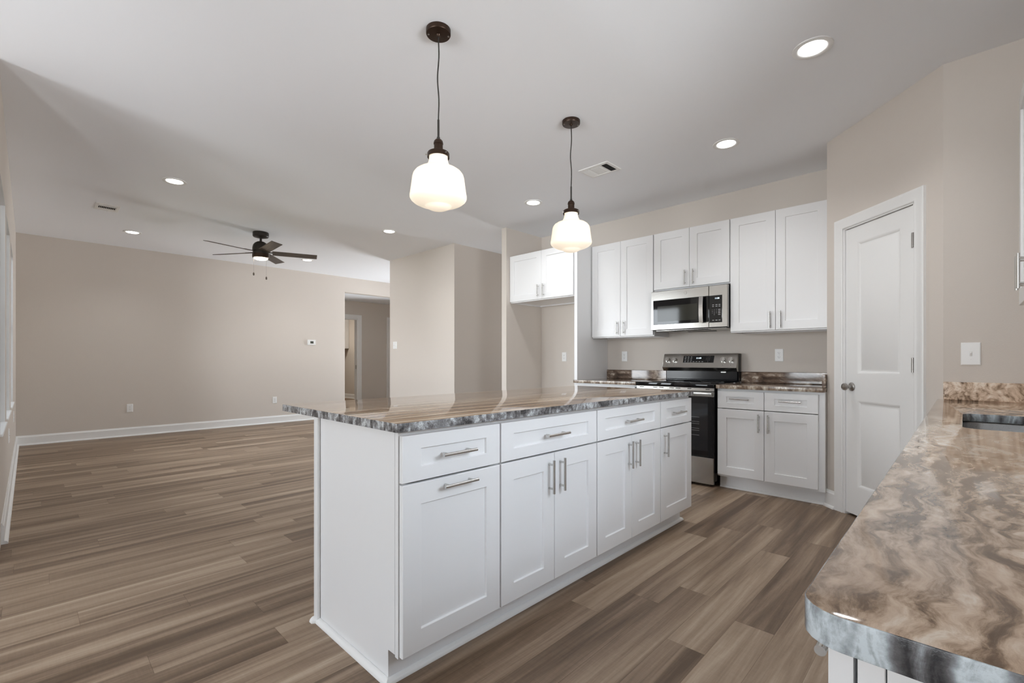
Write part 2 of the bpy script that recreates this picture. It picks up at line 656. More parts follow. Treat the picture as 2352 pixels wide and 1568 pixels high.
bm = bmesh.new(); box(bm, XL - 0.14, 7.14, -0.67, 15.1, -0.12, 0.0); box(bm, -3.74, XL - 0.14, -0.67, 4.0, -0.12, 0.0)
struct('floor', bm, M['floor'], 'brown wood-look plank floor running through the kitchen and living room')
bm = bmesh.new()
box(bm, XL - 0.14, 7.14, -0.67, 9.07, CEIL, CEIL + 0.1); box(bm, -3.74, XL - 0.14, -0.67, 4.0, CEIL, CEIL + 0.1)
box(bm, 3.3, 7.14, 9.07, 15.1, HALLC, HALLC + 0.1)
struct('ceiling', bm, M['ceil'], 'flat pale grey-white ceiling')

WIN_L = [(4.09, 4.977), (5.19, 6.12), (6.43, 7.356)]
ZS, ZH = 0.667, 2.24
XL = -0.117
bm = bmesh.new(); wall_run(bm, 'x', XL - 0.14, 7.14, 8.93, 9.07, 0, CEIL, [(4.41, 6.30, 0, HALLC)])
struct('wall_far', bm, M['wall'], 'beige living room wall with the hall opening')
bm = bmesh.new(); wall_run(bm, 'y', 3.86, 9.07, XL - 0.14, XL, 0, CEIL, [(a, b, ZS, ZH) for a, b in WIN_L])
struct('wall_left', bm, M['wall'], 'beige wall with three tall windows')
bm = bmesh.new(); wall_run(bm, 'x', -3.74, XL - 0.14, 3.86, 4.0, 0, CEIL, [])
struct('wall_nook', bm, M['wall'])
bm = bmesh.new(); wall_run(bm, 'y', -0.67, 4.0, -3.74, -3.60, 0, CEIL, [(0.25, 1.40, ZS, ZH), (2.05, 3.20, ZS, ZH)])
struct('wall_west', bm, M['wall'])
bm = bmesh.new(); wall_run(bm, 'x', -3.74, 5.0, -0.67, -0.53, 0, CEIL, [(-2.4, -1.8, 0.02, 2.08), (0.95, 2.20, 1.18, 2.24)])
struct('wall_sink', bm, M['wall'])
bm = bmesh.new(); wall_run(bm, 'y', -0.67, 4.23, 4.875, 5.0, 0, CEIL, [])
struct('wall_kitchen', bm, M['wall'], 'beige kitchen wall behind the range and cabinets')
bm = bmesh.new(); box(bm, 4.19, 7.14, 4.15, 4.232, 0, CEIL)
struct('wall_alcove', bm, M['wall'], 'thin beige wall end beside the fridge alcove')
bm = bmesh.new(); box(bm, 4.23, 7.14, 5.236, 6.95, 0, CEIL)
struct('wall_centre', bm, M['wall'], 'beige projecting wall with a light switch')
bm = bmesh.new(); wall_run(bm, 'y', 4.0, 15.1, 7.0, 7.14, 0, CEIL, [(4.58, 4.96, 0.40, 1.90), (7.30, 8.65, 0.25, 2.25)])  # both openings are invented, to let daylight into the far end
struct('wall_east', bm, M['wall'])
bm = bmesh.new(); box(bm, 3.614, 3.73, -0.67, 0.084, 0, CEIL)
struct('wall_switch', bm, M['wall'], 'beige wall above the sink counter with a light switch')
bm = bmesh.new(); box(bm, 4.29, 5.0, 0.65, 0.76, 0, CEIL)
struct('wall_return', bm, M['wall'])
# hall and laundry
bm = bmesh.new(); wall_run(bm, 'x', 3.3, 7.14, 10.15, 10.27, 0, HALLC, [(4.50, 5.325, 0, 2.09), (6.185, 6.9, 0, 2.09)])
struct('wall_hall', bm, M['wall'], 'shaded beige hall wall with a cased doorway')
bm = bmesh.new(); box(bm, 3.3, 3.42, 9.07, 15.1, 0, HALLC); box(bm, 3.3, 7.14, 15.0, 15.1, 0, HALLC)
box(bm, 6.70, 7.0, 10.9, 15.0, 0, HALLC)
struct('wall_laundry', bm, M['wall'], 'beige laundry room wall seen through the hall doorway')

# angled pantry wall, in its own frame: X along the wall, -Y into the kitchen
PD = (4.29, 0.76, 0.0)
PR = math.radians(225)
bm = bmesh.new()
box(bm, 0.0, 0.177, 0, 0.11, 0, CEIL)
box(bm, 0.775, 0.956, 0, 0.11, 0, CEIL)
box(bm, 0.177, 0.775, 0, 0.11, 2.085, CEIL)
o = struct('wall_pantry', bm, M['wall'], 'angled beige wall holding the white pantry door')
o.location = PD; o.rotation_euler = (0, 0, PR)


# baseboards: profile swept along straight runs
def baseboard(bm, p0, p1, side, h=0.13, t=0.014, shoe=True, z0=0.0):
    """p0->p1 along the wall face; side = +1/-1 picks which side of the run is the room"""
    p0, p1 = Vector((p0[0], p0[1], 0)), Vector((p1[0], p1[1], 0))
    d = (p1 - p0).normalized()
    n = Vector((-d.y, d.x, 0)) * side
    prof = [(0, h), (t * 0.35, h), (t * 0.55, h - 0.012), (t, h - 0.022), (t, 0.021)]
    if shoe:
        for k in range(6):
            a = math.pi / 2 * k / 5
            prof.append((t + 0.017 * math.sin(a), 0.003 + 0.017 * math.cos(a)))
        prof.append((t + 0.017, 0))
    else:
        prof.append((t, 0))
    prof.append((0, 0))
    A = ring(bm, [p0 + n * q + Vector((0, 0, z0 + z)) for q, z in prof])
    B = ring(bm, [p1 + n * q + Vector((0, 0, z0 + z)) for q, z in prof])
    bridge(bm, A, B)
    cap(bm, A, True)
    cap(bm, B)


def base(name, runs, label=None, **kw):
    bm = bmesh.new()
    for p0, p1, s in runs:
        baseboard(bm, p0, p1, s, **kw)
    return struct(name, bm, M['trim'], label)


base('baseboard_far', [((XL, 8.93), (4.41, 8.93), -1), ((6.3, 8.93), (7.0, 8.93), -1)], 'white baseboard along the far living room wall')
base('baseboard_left', [((XL, 4.20), (XL, 8.93), -1)], 'white baseboard under the three windows')
base('baseboard_nook', [((-3.6, 3.86), (XL, 3.86), -1)])
base('baseboard_west', [((-3.6, -0.53), (-3.6, 3.86), -1)])
base('baseboard_centre', [((4.23, 5.236), (4.23, 6.95), 1), ((4.23, 6.95), (7.0, 6.95), 1), ((4.23, 5.236), (7.0, 5.236), -1)])
base('baseboard_alcove', [((4.19, 4.15), (4.19, 4.232), 1), ((4.19, 4.15), (4.875, 4.15), -1), ((4.875, 3.14), (4.875, 4.15), 1)])
base('baseboard_hall', [((3.42, 10.15), (4.42, 10.15), -1), ((5.43, 10.15), (6.09, 10.15), -1), ((6.70, 10.9), (6.70, 15.0), 1)],
     'white baseboard in the hall and laundry room')
bm = bmesh.new()
baseboard(bm, (0.0, 0.0), (0.104, 0.0), -1)
baseboard(bm, (0.846, 0.0), (0.956, 0.0), -1)
o = struct('baseboard_pantry', bm, M['trim'], 'short white baseboard left of the pantry door')
o.location = PD; o.rotation_euler = (0, 0, PR)


# windows
def window(n, axis, a0, a1, face, depth_dir, z0, z1, thick=0.14):
    """white sliding sash set into a wall opening; face = room-side plane"""
    t = thing('window_%d' % n, None, None, kind='structure')
    def put(bm, p0, p1, q0, q1, r0, r1, bev=0.002):
        lo, hi = sorted((face + depth_dir * q0, face + depth_dir * q1))
        if axis == 'y':
            box(bm, lo, hi, p0, p1, r0, r1, bev)
        else:
            box(bm, p0, p1, lo, hi, r0, r1, bev)
    bm = bmesh.new()
    f = 0.05
    put(bm, a0, a1, 0.07, 0.13, z0, z0 + f); put(bm, a0, a1, 0.07, 0.13, z1 - f, z1)
    put(bm, a0, a0 + f, 0.07, 0.13, z0, z1); put(bm, a1 - f, a1, 0.07, 0.13, z0, z1)
    zm = (z0 + z1) / 2
    put(bm, a0 + f, a1 - f, 0.08, 0.12, zm - 0.025, zm + 0.025)
    mk('frame', bm, M['trim'], t)
    bm = bmesh.new()
    put(bm, a0, a0 + 0.006, 0.0005, 0.075, z0, z1, 0); put(bm, a1 - 0.006, a1, 0.0005, 0.075, z0, z1, 0); put(bm, a0, a1, 0.0005, 0.075, z1 - 0.006, z1, 0)
    mk('jamb', bm, M['trim'], t, smooth=False)
    bm = bmesh.new()
    put(bm, a0 + f, a1 - f, 0.098, 0.102, z0 + f, z1 - f, 0)
    mk('pane', bm, M['glass'], t, smooth=False)
    bm = bmesh.new()
    put(bm, a0, a1, -0.012, 0.07, z0 - 0.002, z0 + 0.012, 0.003)
    mk('sill', bm, M['trim'], t)
    # daylight guide for the renderer: marks the opening the sky shines through
    L = bpy.data.lights.new('sky_opening', 'AREA')
    L.shape = 'RECTANGLE'
    L.size = (a1 - a0) if axis == 'x' else (z1 - z0)
    L.size_y = (z1 - z0) if axis == 'x' else (a1 - a0)
    L.cycles.is_portal = True
    lo = bpy.data.objects.new('sky_opening', L)
    C.objects.link(lo)
    p = face + depth_dir * 0.145
    if axis == 'y':
        lo.location = (p, (a0 + a1) / 2, (z0 + z1) / 2)
        lo.rotation_euler = (0, math.pi / 2 * (1 if depth_dir > 0 else -1), 0)
    else:
        lo.location = ((a0 + a1) / 2, p, (z0 + z1) / 2)
        lo.rotation_euler = (math.pi / 2 * (-1 if depth_dir > 0 else 1), 0, 0)
    return t


for i, (a, b) in enumerate(WIN_L):
    w = window(i + 1, 'y', a, b, XL, -1, ZS, ZH)
    w['label'] = ['tall window nearest the camera in the left wall', 'middle tall window of the left wall', 'tall window nearest the living room corner'][i]
window(4, 'y', 0.25, 1.40, -3.6, -1, ZS, ZH)
window(5, 'y', 2.05, 3.20, -3.6, -1, ZS, ZH)
window(6, 'x', 0.95, 2.20, -0.53, -1, 1.18, 2.24)
window(8, 'y', 4.58, 4.96, 7.0, 1, 0.40, 1.90)  # added unseen window, lights the corridor side of the projecting wall
window(9, 'y', 7.30, 8.65, 7.0, 1, 0.25, 2.25)  # added unseen window, brightens the far wall, ceiling and hall
window(7, 'x', -2.4, -1.8, -0.53, -1, 0.02, 2.08)


bm = bmesh.new(); box(bm, -16.0, -1.4, 4.02, 18.0, -0.35, -0.15); box(bm, 7.15, 8.3, 5.5, 11.0, -0.35, -0.15); box(bm, -1.0, 4.6, -4.0, -0.68, -0.35, -0.15)  # unseen dark strips, added to weaken light rising through the windows
struct('ground_absorber', bm, simple('bounce_absorber', (0.05, 0.065, 0.03), 0.95, bump=0.5, bscale=40), 'unseen dark strips added outside the windows to cut upward light')

# ------------------------------------------------------------------ cabinet kit
def bar_pull(parent, x, y, z, vert, length=0.157, label=None):
    """brushed nickel bar pull standing off a front at plane y (front faces -Y)"""
    bm = bmesh.new()
    so, r = 0.030, 0.0060
    h = length / 2
    g = length * 0.36
    if vert:
        cyl(bm, (x, y - so, z - h), (x, y - so, z + h), r, seg=18)
        for s in (-g, g):
            cyl(bm, (x, y + 0.0005, z + s), (x, y - so, z + s), 0.0048, seg=12)
    else:
        cyl(bm, (x - h, y - so, z), (x + h, y - so, z), r, seg=18)
        for s in (-g, g):
            cyl(bm, (x + s, y + 0.0005, z), (x + s, y - so, z), 0.0048, seg=12)
    o = mk('handle', bm, M['nickel'], parent)
    o['label'] = label or 'brushed nickel bar pull'
    return o


DT = 0.019


def shaker(kind, parent, x0, x1, z0, z1, y=0.0, stile=0.074, rail=None):
    """five-piece front: flat frame, sunk flat panel; stands 3 mm off the box on its bumpers"""
    rail = (0.048 if kind.endswith('drawer') else 0.074) if rail is None else rail
    bm = bmesh.new()
    yb = y - 0.0035
    f = yb - DT
    prev = None
    for ix, iz, yy in ((0, 0, yb), (0, 0, f + 0.0018), (0.0018, 0.0018, f), (stile, rail, f), (stile + 0.0010, rail + 0.0010, f + 0.0012), (stile + 0.0022, rail + 0.0022, f + 0.0095)):
        cur = ring(bm, [(x0 + ix, yy, z0 + iz), (x1 - ix, yy, z0 + iz), (x1 - ix, yy, z1 - iz), (x0 + ix, yy, z1 - iz)])
        if prev:
            bridge(bm, prev, cur)
        else:
            cap(bm, cur, True)
        prev = cur
    cap(bm, prev)
    return mk(kind, bm, M['cab'], parent)


def cabinet(name, label, W, D, z0, z1, fronts, loc, rotz, group, kick=True, kick_d=0.062, kick_h=0.1065, open_under=False, stile_r=0.0):
    """box with a face frame; local X along the front, -Y the front; fronts are doors and drawers with pulls"""
    t = thing(name, label, 'cabinet', loc, rotz, group)
    p = 0.016
    bm = bmesh.new()
    if kick:
        for xa in (0.0, W - p):
            sec = [(0.0205, z1), (0.0205, kick_h + 0.008), (kick_d, kick_h + 0.008), (kick_d, 0), (D, 0), (D, z1)]
            A = ring(bm, [(xa, a, b) for a, b in sec]); B = ring(bm, [(xa + p, a, b) for a, b in sec])
            bridge(bm, A, B); cap(bm, A, True); cap(bm, B)
        box(bm, p, W - p, 0.012, D, kick_h + 0.012, kick_h + 0.028)
    else:
        box(bm, 0, p, 0.0200, D, z0, z1); box(bm, W - p, W, 0.0200, D, z0, z1)
        box(bm, p, W - p, 0.012, D, z0 + 0.016, z0 + 0.030)
        box(bm, p, W - p, D - 0.05, D - 0.034, z0, z0 + 0.016)
    zb = kick_h if kick else z0
    box(bm, p, W - p, 0.012, D, z1 - 0.016, z1)
    box(bm, p, W - p, D - 0.012, D, zb + 0.02, z1 - 0.01)
    # face frame
    box(bm, 0.0, 0.038, 0.0, 0.0193, zb, z1, 0.0008); box(bm, W - 0.038 - stile_r, W, 0.0, 0.0193, zb, z1, 0.0008)
    box(bm, 0.038, W - 0.038, 0.0004, 0.019, zb, zb + 0.036); box(bm, 0.038, W - 0.038, 0.0004, 0.019, z1 - 0.036, z1)
    mk('carcass', bm, M['cab'], t, smooth=False)
    if kick:
        bm = bmesh.new()
        box(bm, p, W - p, kick_d, kick_d + 0.012, 0, kick_h + 0.012)
        mk('toe_kick', bm, M['cab'], t, smooth=False)
    for f in fronts:
        o = shaker(f['kind'], t, f['x0'], f['x1'], f['z0'], f['z1'], stile=f.get('stile', 0.074))
        if 'v' in f:
            bar_pull(o, f['v'][0], -DT - 0.0035, f['v'][1], True, f.get('len', 0.150))
        if 'h' in f:
            bar_pull(o, f['h'][0], -DT - 0.0035, f['h'][1], False, f.get('len', 0.157))
    return t


# ------------------------------------------------------------------ island
IY = 1.3735                 # front of the face frames
ITOP = 0.879
g = 'white base cabinets of the island'
DZ0, DZ1, RZ0, RZ1 = 0.114, 0.695, 0.702, 0.862
xs = [0.867, 1.3315, 2.0255, 2.7245, 3.182]


def isl(i, label, kind):
    x0, x1 = xs[i], xs[i + 1]
    W = x1 - x0
    e = 0.0035
    fr = [dict(kind='drawer', x0=e, x1=W - e, z0=RZ0, z1=RZ1, h=(W / 2, 0.782))]
    if kind == 'pullout':
        fr.append(dict(kind='door', x0=e, x1=W - e, z0=DZ0, z1=DZ1, h=(W / 2 + 0.006, 0.668)))
    elif kind == 'double':
        m = W / 2
        fr.append(dict(kind='door', x0=e, x1=m - 0.0012, z0=DZ0, z1=DZ1, v=(m - 0.040, 0.594)))
        fr.append(dict(kind='door', x0=m + 0.0012, x1=W - e, z0=DZ0, z1=DZ1, v=(m + 0.040, 0.594)))
    else:
        fr.append(dict(kind='door', x0=e, x1=W - e, z0=DZ0, z1=DZ1, v=(0.044, 0.594)))
    return cabinet('base_cabinet', label, W, 0.606, 0, ITOP, fr, (x0, IY, 0), 0, g)


isl(0, 'white island cabinet at the free end, with two horizontal pulls on drawer and door', 'pullout')
isl(1, 'white two-door island cabinet next to the cabinet with horizontal door pull', 'double')
isl(2, 'white two-door island cabinet next to the narrow single-door one', 'double')
isl(3, 'narrow white island cabinet with one door, nearest the range', 'single')

bm = bmesh.new()
box(bm, 0.860, 3.188, 1.981, 2.004, 0, ITOP, 0.001)
box(bm, 0.853, 0.866, 1.975, 2.012, 0, ITOP, 0.003)
box(bm, 3.183, 3.196, 1.975, 2.012, 0, ITOP, 0.003)
tag(mk('back_panel', bm, M['cab'], origin=(2.0, 1.99, 0)), 'white panel with corner strips closing the back of the island', 'panel')


def shoe_runs(bm, path, r=0.019):
    """quarter-round moulding along an outline (mitred)"""
    P = [Vector((a, b, 0)) for a, b in path]
    secs = []
    for i, p in enumerate(P):
        d0 = (p - P[i - 1]).normalized() if i else None
        d1 = (P[i + 1] - p).normalized() if i < len(P) - 1 else None
        n0 = Vector((d0.y, -d0.x, 0)) if d0 else None
        n1 = Vector((d1.y, -d1.x, 0)) if d1 else None
        if n0 is None: n = n1
        elif n1 is None: n = n0
        else:
            n = (n0 + n1); n = n / max(n.dot(n0), 0.2)
        pts = [p, p + Vector((0, 0, r))]
        for k in range(1, 7):
            a = math.pi / 2 * k / 6
            pts.append(p + n * (r * math.sin(a)) + Vector((0, 0, r * math.cos(a))))
        secs.append(ring(bm, pts))
    for a, b in zip(secs, secs[1:]):
        bridge(bm, a, b)
    cap(bm, secs[0], True); cap(bm, secs[-1])


bm = bmesh.new()
shoe_runs(bm, [(3.182, 2.012), (0.853, 2.012), (0.866, 1.975 + 0.0), (0.866, IY + 0.062), (3.182, IY + 0.062), (3.182, 2.012)][1:] if False else
          [(0.853, 2.012), (0.853, 2.0), (0.866, 1.99), (0.866, IY + 0.061), (3.183, IY + 0.061), (3.183, 2.012)])
o = struct('trim_1', bm, M['trim'], 'white quarter-round moulding around the foot of the island')


def slab(name, label, pts, radii, z0, z1, top, edge, origin, bev=0.006, holes=None):
    bm = bmesh.new()
    prism(bm, rounded(pts, radii), z0, z1, 0, 1, bev, holes)
    return tag(mk(name, bm, [top, edge], origin=origin), label, 'countertop')


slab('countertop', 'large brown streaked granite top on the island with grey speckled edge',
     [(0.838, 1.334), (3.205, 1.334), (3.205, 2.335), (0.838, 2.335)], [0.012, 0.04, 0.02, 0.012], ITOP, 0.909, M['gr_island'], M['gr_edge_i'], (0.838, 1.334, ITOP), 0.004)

# ------------------------------------------------------------------ kitchen wall
KR = math.radians(-90)
KX = 4.2355                 # face-frame plane of base cabinets
KTOP = 0.876
g = 'white base cabinets beside the range'
# local x grows towards smaller world y
W = 1.566 - 0.762
s = 0.016 - 0.0
cabinet('base_cabinet', 'white base cabinet with two drawers and two doors right of the range', W, 0.637, 0, KTOP, [
    dict(kind='drawer', x0=0.008, x1=0.3805, z0=0.706, z1=0.856, h=(0.195, 0.790)),
    dict(kind='drawer', x0=0.3845, x1=0.762, z0=0.706, z1=0.856, h=(0.573, 0.790)),
    dict(kind='door', x0=0.008, x1=0.3805, z0=0.124, z1=0.700, v=(0.345, 0.598)),
    dict(kind='door', x0=0.3845, x1=0.762, z0=0.124, z1=0.700, v=(0.418, 0.598))],
    (KX, 1.566, 0), KR, g, stile_r=0.006)
W = 3.099 - 2.342
cabinet('base_cabinet', 'white base cabinet left of the range, mostly hidden behind the island', W, 0.637, 0, KTOP, [
    dict(kind='drawer', x0=0.004, x1=W - 0.02, z0=0.706, z1=0.856, h=(W / 2, 0.782)),
    dict(kind='door', x0=0.004, x1=W / 2 - 0.002, z0=0.124, z1=0.700, v=(W / 2 - 0.035, 0.598)),
    dict(kind='door', x0=W / 2 + 0.002, x1=W - 0.02, z0=0.124, z1=0.700, v=(W / 2 + 0.035, 0.598))],
    (KX, 3.099, 0), KR, g)
bm = bmesh.new()
shoe_runs(bm, [(KX + 0.062, 1.566), (KX + 0.062, 0.772)][::-1] if False else [(KX + 0.062, 1.56), (KX + 0.062, 0.77)])
struct('trim_2', bm, M['trim'], 'white quarter-round moulding under the cabinet right of the range')

KF = 4.192
CT0, CT1 = 0.876, 0.907


def splash(parent, name, x0, x1, y0, y1, z0, z1, mat):
    bm = bmesh.new(); box(bm, x0, x1, y0, y1, z0, z1, 0.003)
    ox = parent.location
    bmesh.ops.translate(bm, verts=bm.verts, vec=-ox)
    return mk(name, bm, mat, parent)


o = slab('countertop', 'brown veined granite top right of the range, with backsplash', [(KF, 0.762), (4.874, 0.762), (4.874, 1.568), (KF, 1.568)],
         [0.012, 0, 0, 0.012], CT0, CT1, M['gr_kitchen'], M['gr_edge_k'], (KF, 0.762, CT0), 0.005)
splash(o, 'backsplash', 4.850, 4.8745, 0.786, 1.568, CT1, 1.012, M['gr_kitchen'])
splash(o, 'side_splash', 4.245, 4.8745, 0.7615, 0.785, CT1, 1.012, M['gr_kitchen'])
o = slab('countertop', 'tan granite top between the tall white panel and the range', [(KF, 2.340), (4.874, 2.340), (4.874, 3.098), (4.25, 3.098), (4.25, 3.116), (KF, 3.116)],
         [0.012, 0, 0, 0, 0, 0.014], CT0, CT1, M['gr_kitchen'], M['gr_edge_k'], (KF, 2.340, CT0), 0.005)
splash(o, 'backsplash', 4.850, 4.8745, 2.340, 3.098, CT1, 1.012, M['gr_kitchen'])

# tall panel and wall cabinets
bm = bmesh.new(); box(bm, 4.252, 4.874, 3.099, 3.140, 0, 2.440, 0.002)
tag(mk('end_panel', bm, M['cab'], origin=(4.56, 3.12, 0)), 'tall white panel standing between fridge alcove and counter', 'panel')
g = 'white wall cabinets in the kitchen'
UX = 4.5425                 # face-frame plane of wall cabinets, doors in front of it
UB, UT = 1.376, 2.434


def upper(label, y0, y1, zb, zt, face, hz, hl=0.145, depth=None, m=None, fill=0.004):
    W = y1 - y0
    m = W / 2 if m is None else m
    return cabinet('wall_cabinet', label, W, (4.8745 - face) if depth is None else depth, zb, zt, [
        dict(kind='door', x0=0.004, x1=m - 0.0015, z0=zb + 0.012, z1=zt - 0.004, v=(m - 0.041, hz), len=hl),
        dict(kind='door', x0=m + 0.0015, x1=W - fill, z0=zb + 0.012, z1=zt - 0.004, v=(m + 0.041, hz), len=hl)],
        (face, y1, 0), KR, g, kick=False)


upper('tall white two-door wall cabinet left of the microwave', 2.324, 3.090, UB, UT, UX, 1.481, m=0.377)
upper('short white two-door wall cabinet right above the microwave', 1.560, 2.322, 1.838, UT, UX, 1.941)
upper('tall white two-door wall cabinet right of the microwave', 0.762, 1.558, UB, UT, UX, 1.476, m=0.379, fill=0.030)
upper('short deep white wall cabinet hanging over the empty fridge alcove', 3.141, 4.149, 1.847, 2.440, 4.270, 1.957, m=0.526, fill=0.012)


# ------------------------------------------------------------------ range
def lathe_y(bm, prof, c, seg=28, mi=0):
    lathe(bm, prof, c, seg, mi, axis='y')


RW = 0.758
rg = thing('range', 'stainless electric range with black glass top and raised control panel', 'range', (4.205, 1.954 + RW / 2, 0), KR)
# local: x 0..RW, y 0 = body front, -y out
bm = bmesh.new()
box(bm, 0.004, RW - 0.004, 0.002, 0.655, 0.045, 0.872, 0.002)
for xx in (0.05, RW - 0.05):
    for yy in (0.06, 0.6):
        cyl(bm, (xx, yy, 0), (xx, yy, 0.045), 0.018, seg=14)
mk('body', bm, M['black'], rg)
bm = bmesh.new(); box(bm, 0.0, RW, -0.030, 0.610, 0.876, 0.912, 0.004, seg=2)
ck = mk('cooktop', bm, M['black_gl'], rg)
for (bx, by, br) in ((0.20, 0.14, 0.115), (0.57, 0.14, 0.09), (0.20, 0.43, 0.08), (0.57, 0.43, 0.105)):
    bm = bmesh.new()
    lathe(bm, [(br, 0.9120), (br, 0.9124), (br - 0.003, 0.9124), (br - 0.003, 0.9120)], (bx, by, 0), 40)
    mk('burner_ring', bm, M['legend'], ck)
# vent strip above the door
bm = bmesh.new()
box(bm, 0.004, RW - 0.004, -0.018, 0.0, 0.846, 0.875, 0.0015)
vs_ = mk('vent_trim', bm, M['steel'], rg)
for cx, w in ((0.06, 0.05), (0.20, 0.045), (0.263, 0.045), (0.365, 0.045), (0.428, 0.045), (0.535, 0.035), (0.70, 0.035)):
    bm = bmesh.new()
    box(bm, cx - w / 2, cx + w / 2, -0.0188, -0.0175, 0.8615, 0.8675)
    mk('vent_slot', bm, M['vent_dark'], vs_, smooth=False)
# door
bm = bmesh.new()
rectprof(bm, 0.006, RW - 0.006, 0.268, 0.800, [(0, 0.0), (0, -0.024), (0.002, -0.026), (0.012, -0.026)])
dr = mk('oven_door', bm, M['black_gl'], rg)
bm = bmesh.new(); rectprof(bm, 0.055, RW - 0.055, 0.315, 0.735, [(0, -0.0255), (0, -0.0263), (0.003, -0.0263)])
mk('oven_window', bm, M['oven_in'], dr)
bm = bmesh.new()
for k in range(6):
    zz = 0.45 + k * 0.03 + (0.012 if k % 2 else 0)
    box(bm, 0.13, RW - 0.13, -0.0266, -0.0263, zz, zz + 0.0016)
mk('oven_rack', bm, M['legend'], dr, smooth=False)
bm = bmesh.new(); box(bm, 0.004, RW - 0.004, -0.026, 0.0, 0.797, 0.843, 0.002)
mk('door_trim', bm, M['steel'], dr)
bm = bmesh.new()
box(bm, 0.010, RW - 0.010, -0.066, -0.046, 0.803, 0.840, 0.004, seg=2)
for xx in (0.010, RW - 0.034):
    box(bm, xx, xx + 0.024, -0.050, -0.025, 0.805, 0.838, 0.002)
mk('handle', bm, M['steel_v'], dr)
bm = bmesh.new(); box(bm, 0.006, RW - 0.006, -0.024, 0.0, 0.022, 0.258, 0.003)
mk('storage_drawer', bm, M['steel'], rg)
# backguard: black riser and slanted stainless control panel
bm = bmesh.new(); box(bm, 0.012, RW - 0.012, 0.605, 0.655, 0.880, 1.030, 0.004)
box(bm, 0.02, RW - 0.02, 0.590, 0.612, 0.910, 0.930, 0.006)
mk('riser', bm, M['black'], rg)
bm = bmesh.new()
sec = [(0.655, 1.012), (0.562, 1.012), (0.533, 1.049), (0.584, 1.188), (0.592, 1.192), (0.655, 1.192)]
A = ring(bm, [(0.0, a, b) for a, b in sec]); B = ring(bm, [(RW, a, b) for a, b in sec])
bridge(bm, A, B); cap(bm, A, True); cap(bm, B)
es = [e for e in bm.edges]
bmesh.ops.bevel(bm, geom=es, offset=0.002, segments=2, affect='EDGES')
cp = mk('control_panel', bm, M['steel'], rg)
bm = bmesh.new(); box(bm, RW - 0.004, RW + 0.003, 0.60, 0.655, 0.915, 1.188, 0.002)
mk('side_cap', bm, M['black'], rg)
# the slanted face: tilt of the panel
tilt = math.atan2(0.584 - 0.533, 1.188 - 1.049)
face_rot = (math.pi / 2 - tilt, 0, 0)


def on_panel(x, t, out=0.0):
    """point on the slanted control face; t = 0 bottom, 1 top"""
    y = 0.533 + t * 0.051
    z = 1.049 + t * 0.139
    n = Vector((0, -math.cos(tilt), math.sin(tilt)))
    return Vector((x, y, z)) + n * out


def panel_box(bm, x0, x1, t0, t1, o0, o1):
    P = [on_panel(x, t, o) for o in (o0, o1) for (x, t) in ((x0, t0), (x1, t0), (x1, t1), (x0, t1))]
    v = [bm.verts.new(p) for p in P]
    for q in ((0, 3, 2, 1), (4, 5, 6, 7), (0, 1, 5, 4), (1, 2, 6, 5), (2, 3, 7, 6), (3, 0, 4, 7)):
        bm.faces.new([v[i] for i in q])


X0R = 1.954 + RW / 2


def loc_x(y):
    return X0R - y


bm = bmesh.new(); panel_box(bm, loc_x(2.112), loc_x(1.798), 0.35, 0.86, -0.001, 0.0022)
dp = mk('display', bm, M['black_gl'], cp, smooth=False)
text('clock_digits', '11:49', 0.022, M['digits'], dp, on_panel(loc_x(1.952), 0.68, 0.0026), face_rot, spacing=1.1)
bm = bmesh.new()
for r_ in range(4):
    for c_ in range(3):
        x = loc_x(2.088) + c_ * 0.030
        t = 0.77 - r_ * 0.115
        panel_box(bm, x - 0.007 - 0.002 * ((r_ + c_) % 2), x + 0.007, t - 0.018, t + 0.018, 0.002, 0.0026)
for c_ in range(4):
    x = loc_x(2.00) + c_ * 0.030
    panel_box(bm, x - 0.008, x + 0.008, 0.405, 0.442, 0.002, 0.0026)
mk('touch_key_print', bm, M['legend'], dp, smooth=False)
text('keypad_digits', '1    2    3\n4    5    6\n7    8    9\n      0     ', 0.0095, M['legend'], dp, on_panel(loc_x(1.856), 0.60, 0.0026), face_rot, line=1.75)
for yk in (2.283, 2.2055, 1.7056, 1.631):
    xk = loc_x(yk)
    bm = bmesh.new()
    n = Vector((0, -math.cos(tilt), math.sin(tilt)))
    c0 = on_panel(xk, 0.545)
    cyl(bm, c0, c0 + n * 0.006, 0.030, 0.029, 28)
    cyl(bm, c0 + n * 0.006, c0 + n * 0.026, 0.0245, 0.0225, 28)
    up = Vector((0, math.sin(tilt), math.cos(tilt)))
    kn = mk('knob', bm, M['steel_v'], cp)
    bm = bmesh.new()
    a, b = c0 + n * 0.026 - up * 0.019, c0 + n * 0.026 + up * 0.022
    for sgn in (0,):
        P = []
        for pnt in (a, b):
            for dx in (-0.0045, 0.0045):
                for oo in (0.0, 0.008):
                    P.append(bm.verts.new(pnt + Vector((dx, 0, 0)) + n * oo))
        bmesh.ops.convex_hull(bm, input=P)
    mk('grip', bm, M['nickel'], kn, smooth=False)
    bm = bmesh.new(); panel_box(bm, xk - 0.0025, xk + 0.0025, 0.17, 0.2, -0.001, 0.0006)
    mk('indicator_mark', bm, M['black_m'], cp, smooth=False)
bm = bmesh.new(); box(bm, RW - 0.170, RW - 0.122, 0.6035, 0.606, 1.000, 1.009)
bd = mk('badge', bm, M['nickel'], rg, smooth=False); bd['label'] = 'small pale maker plate'

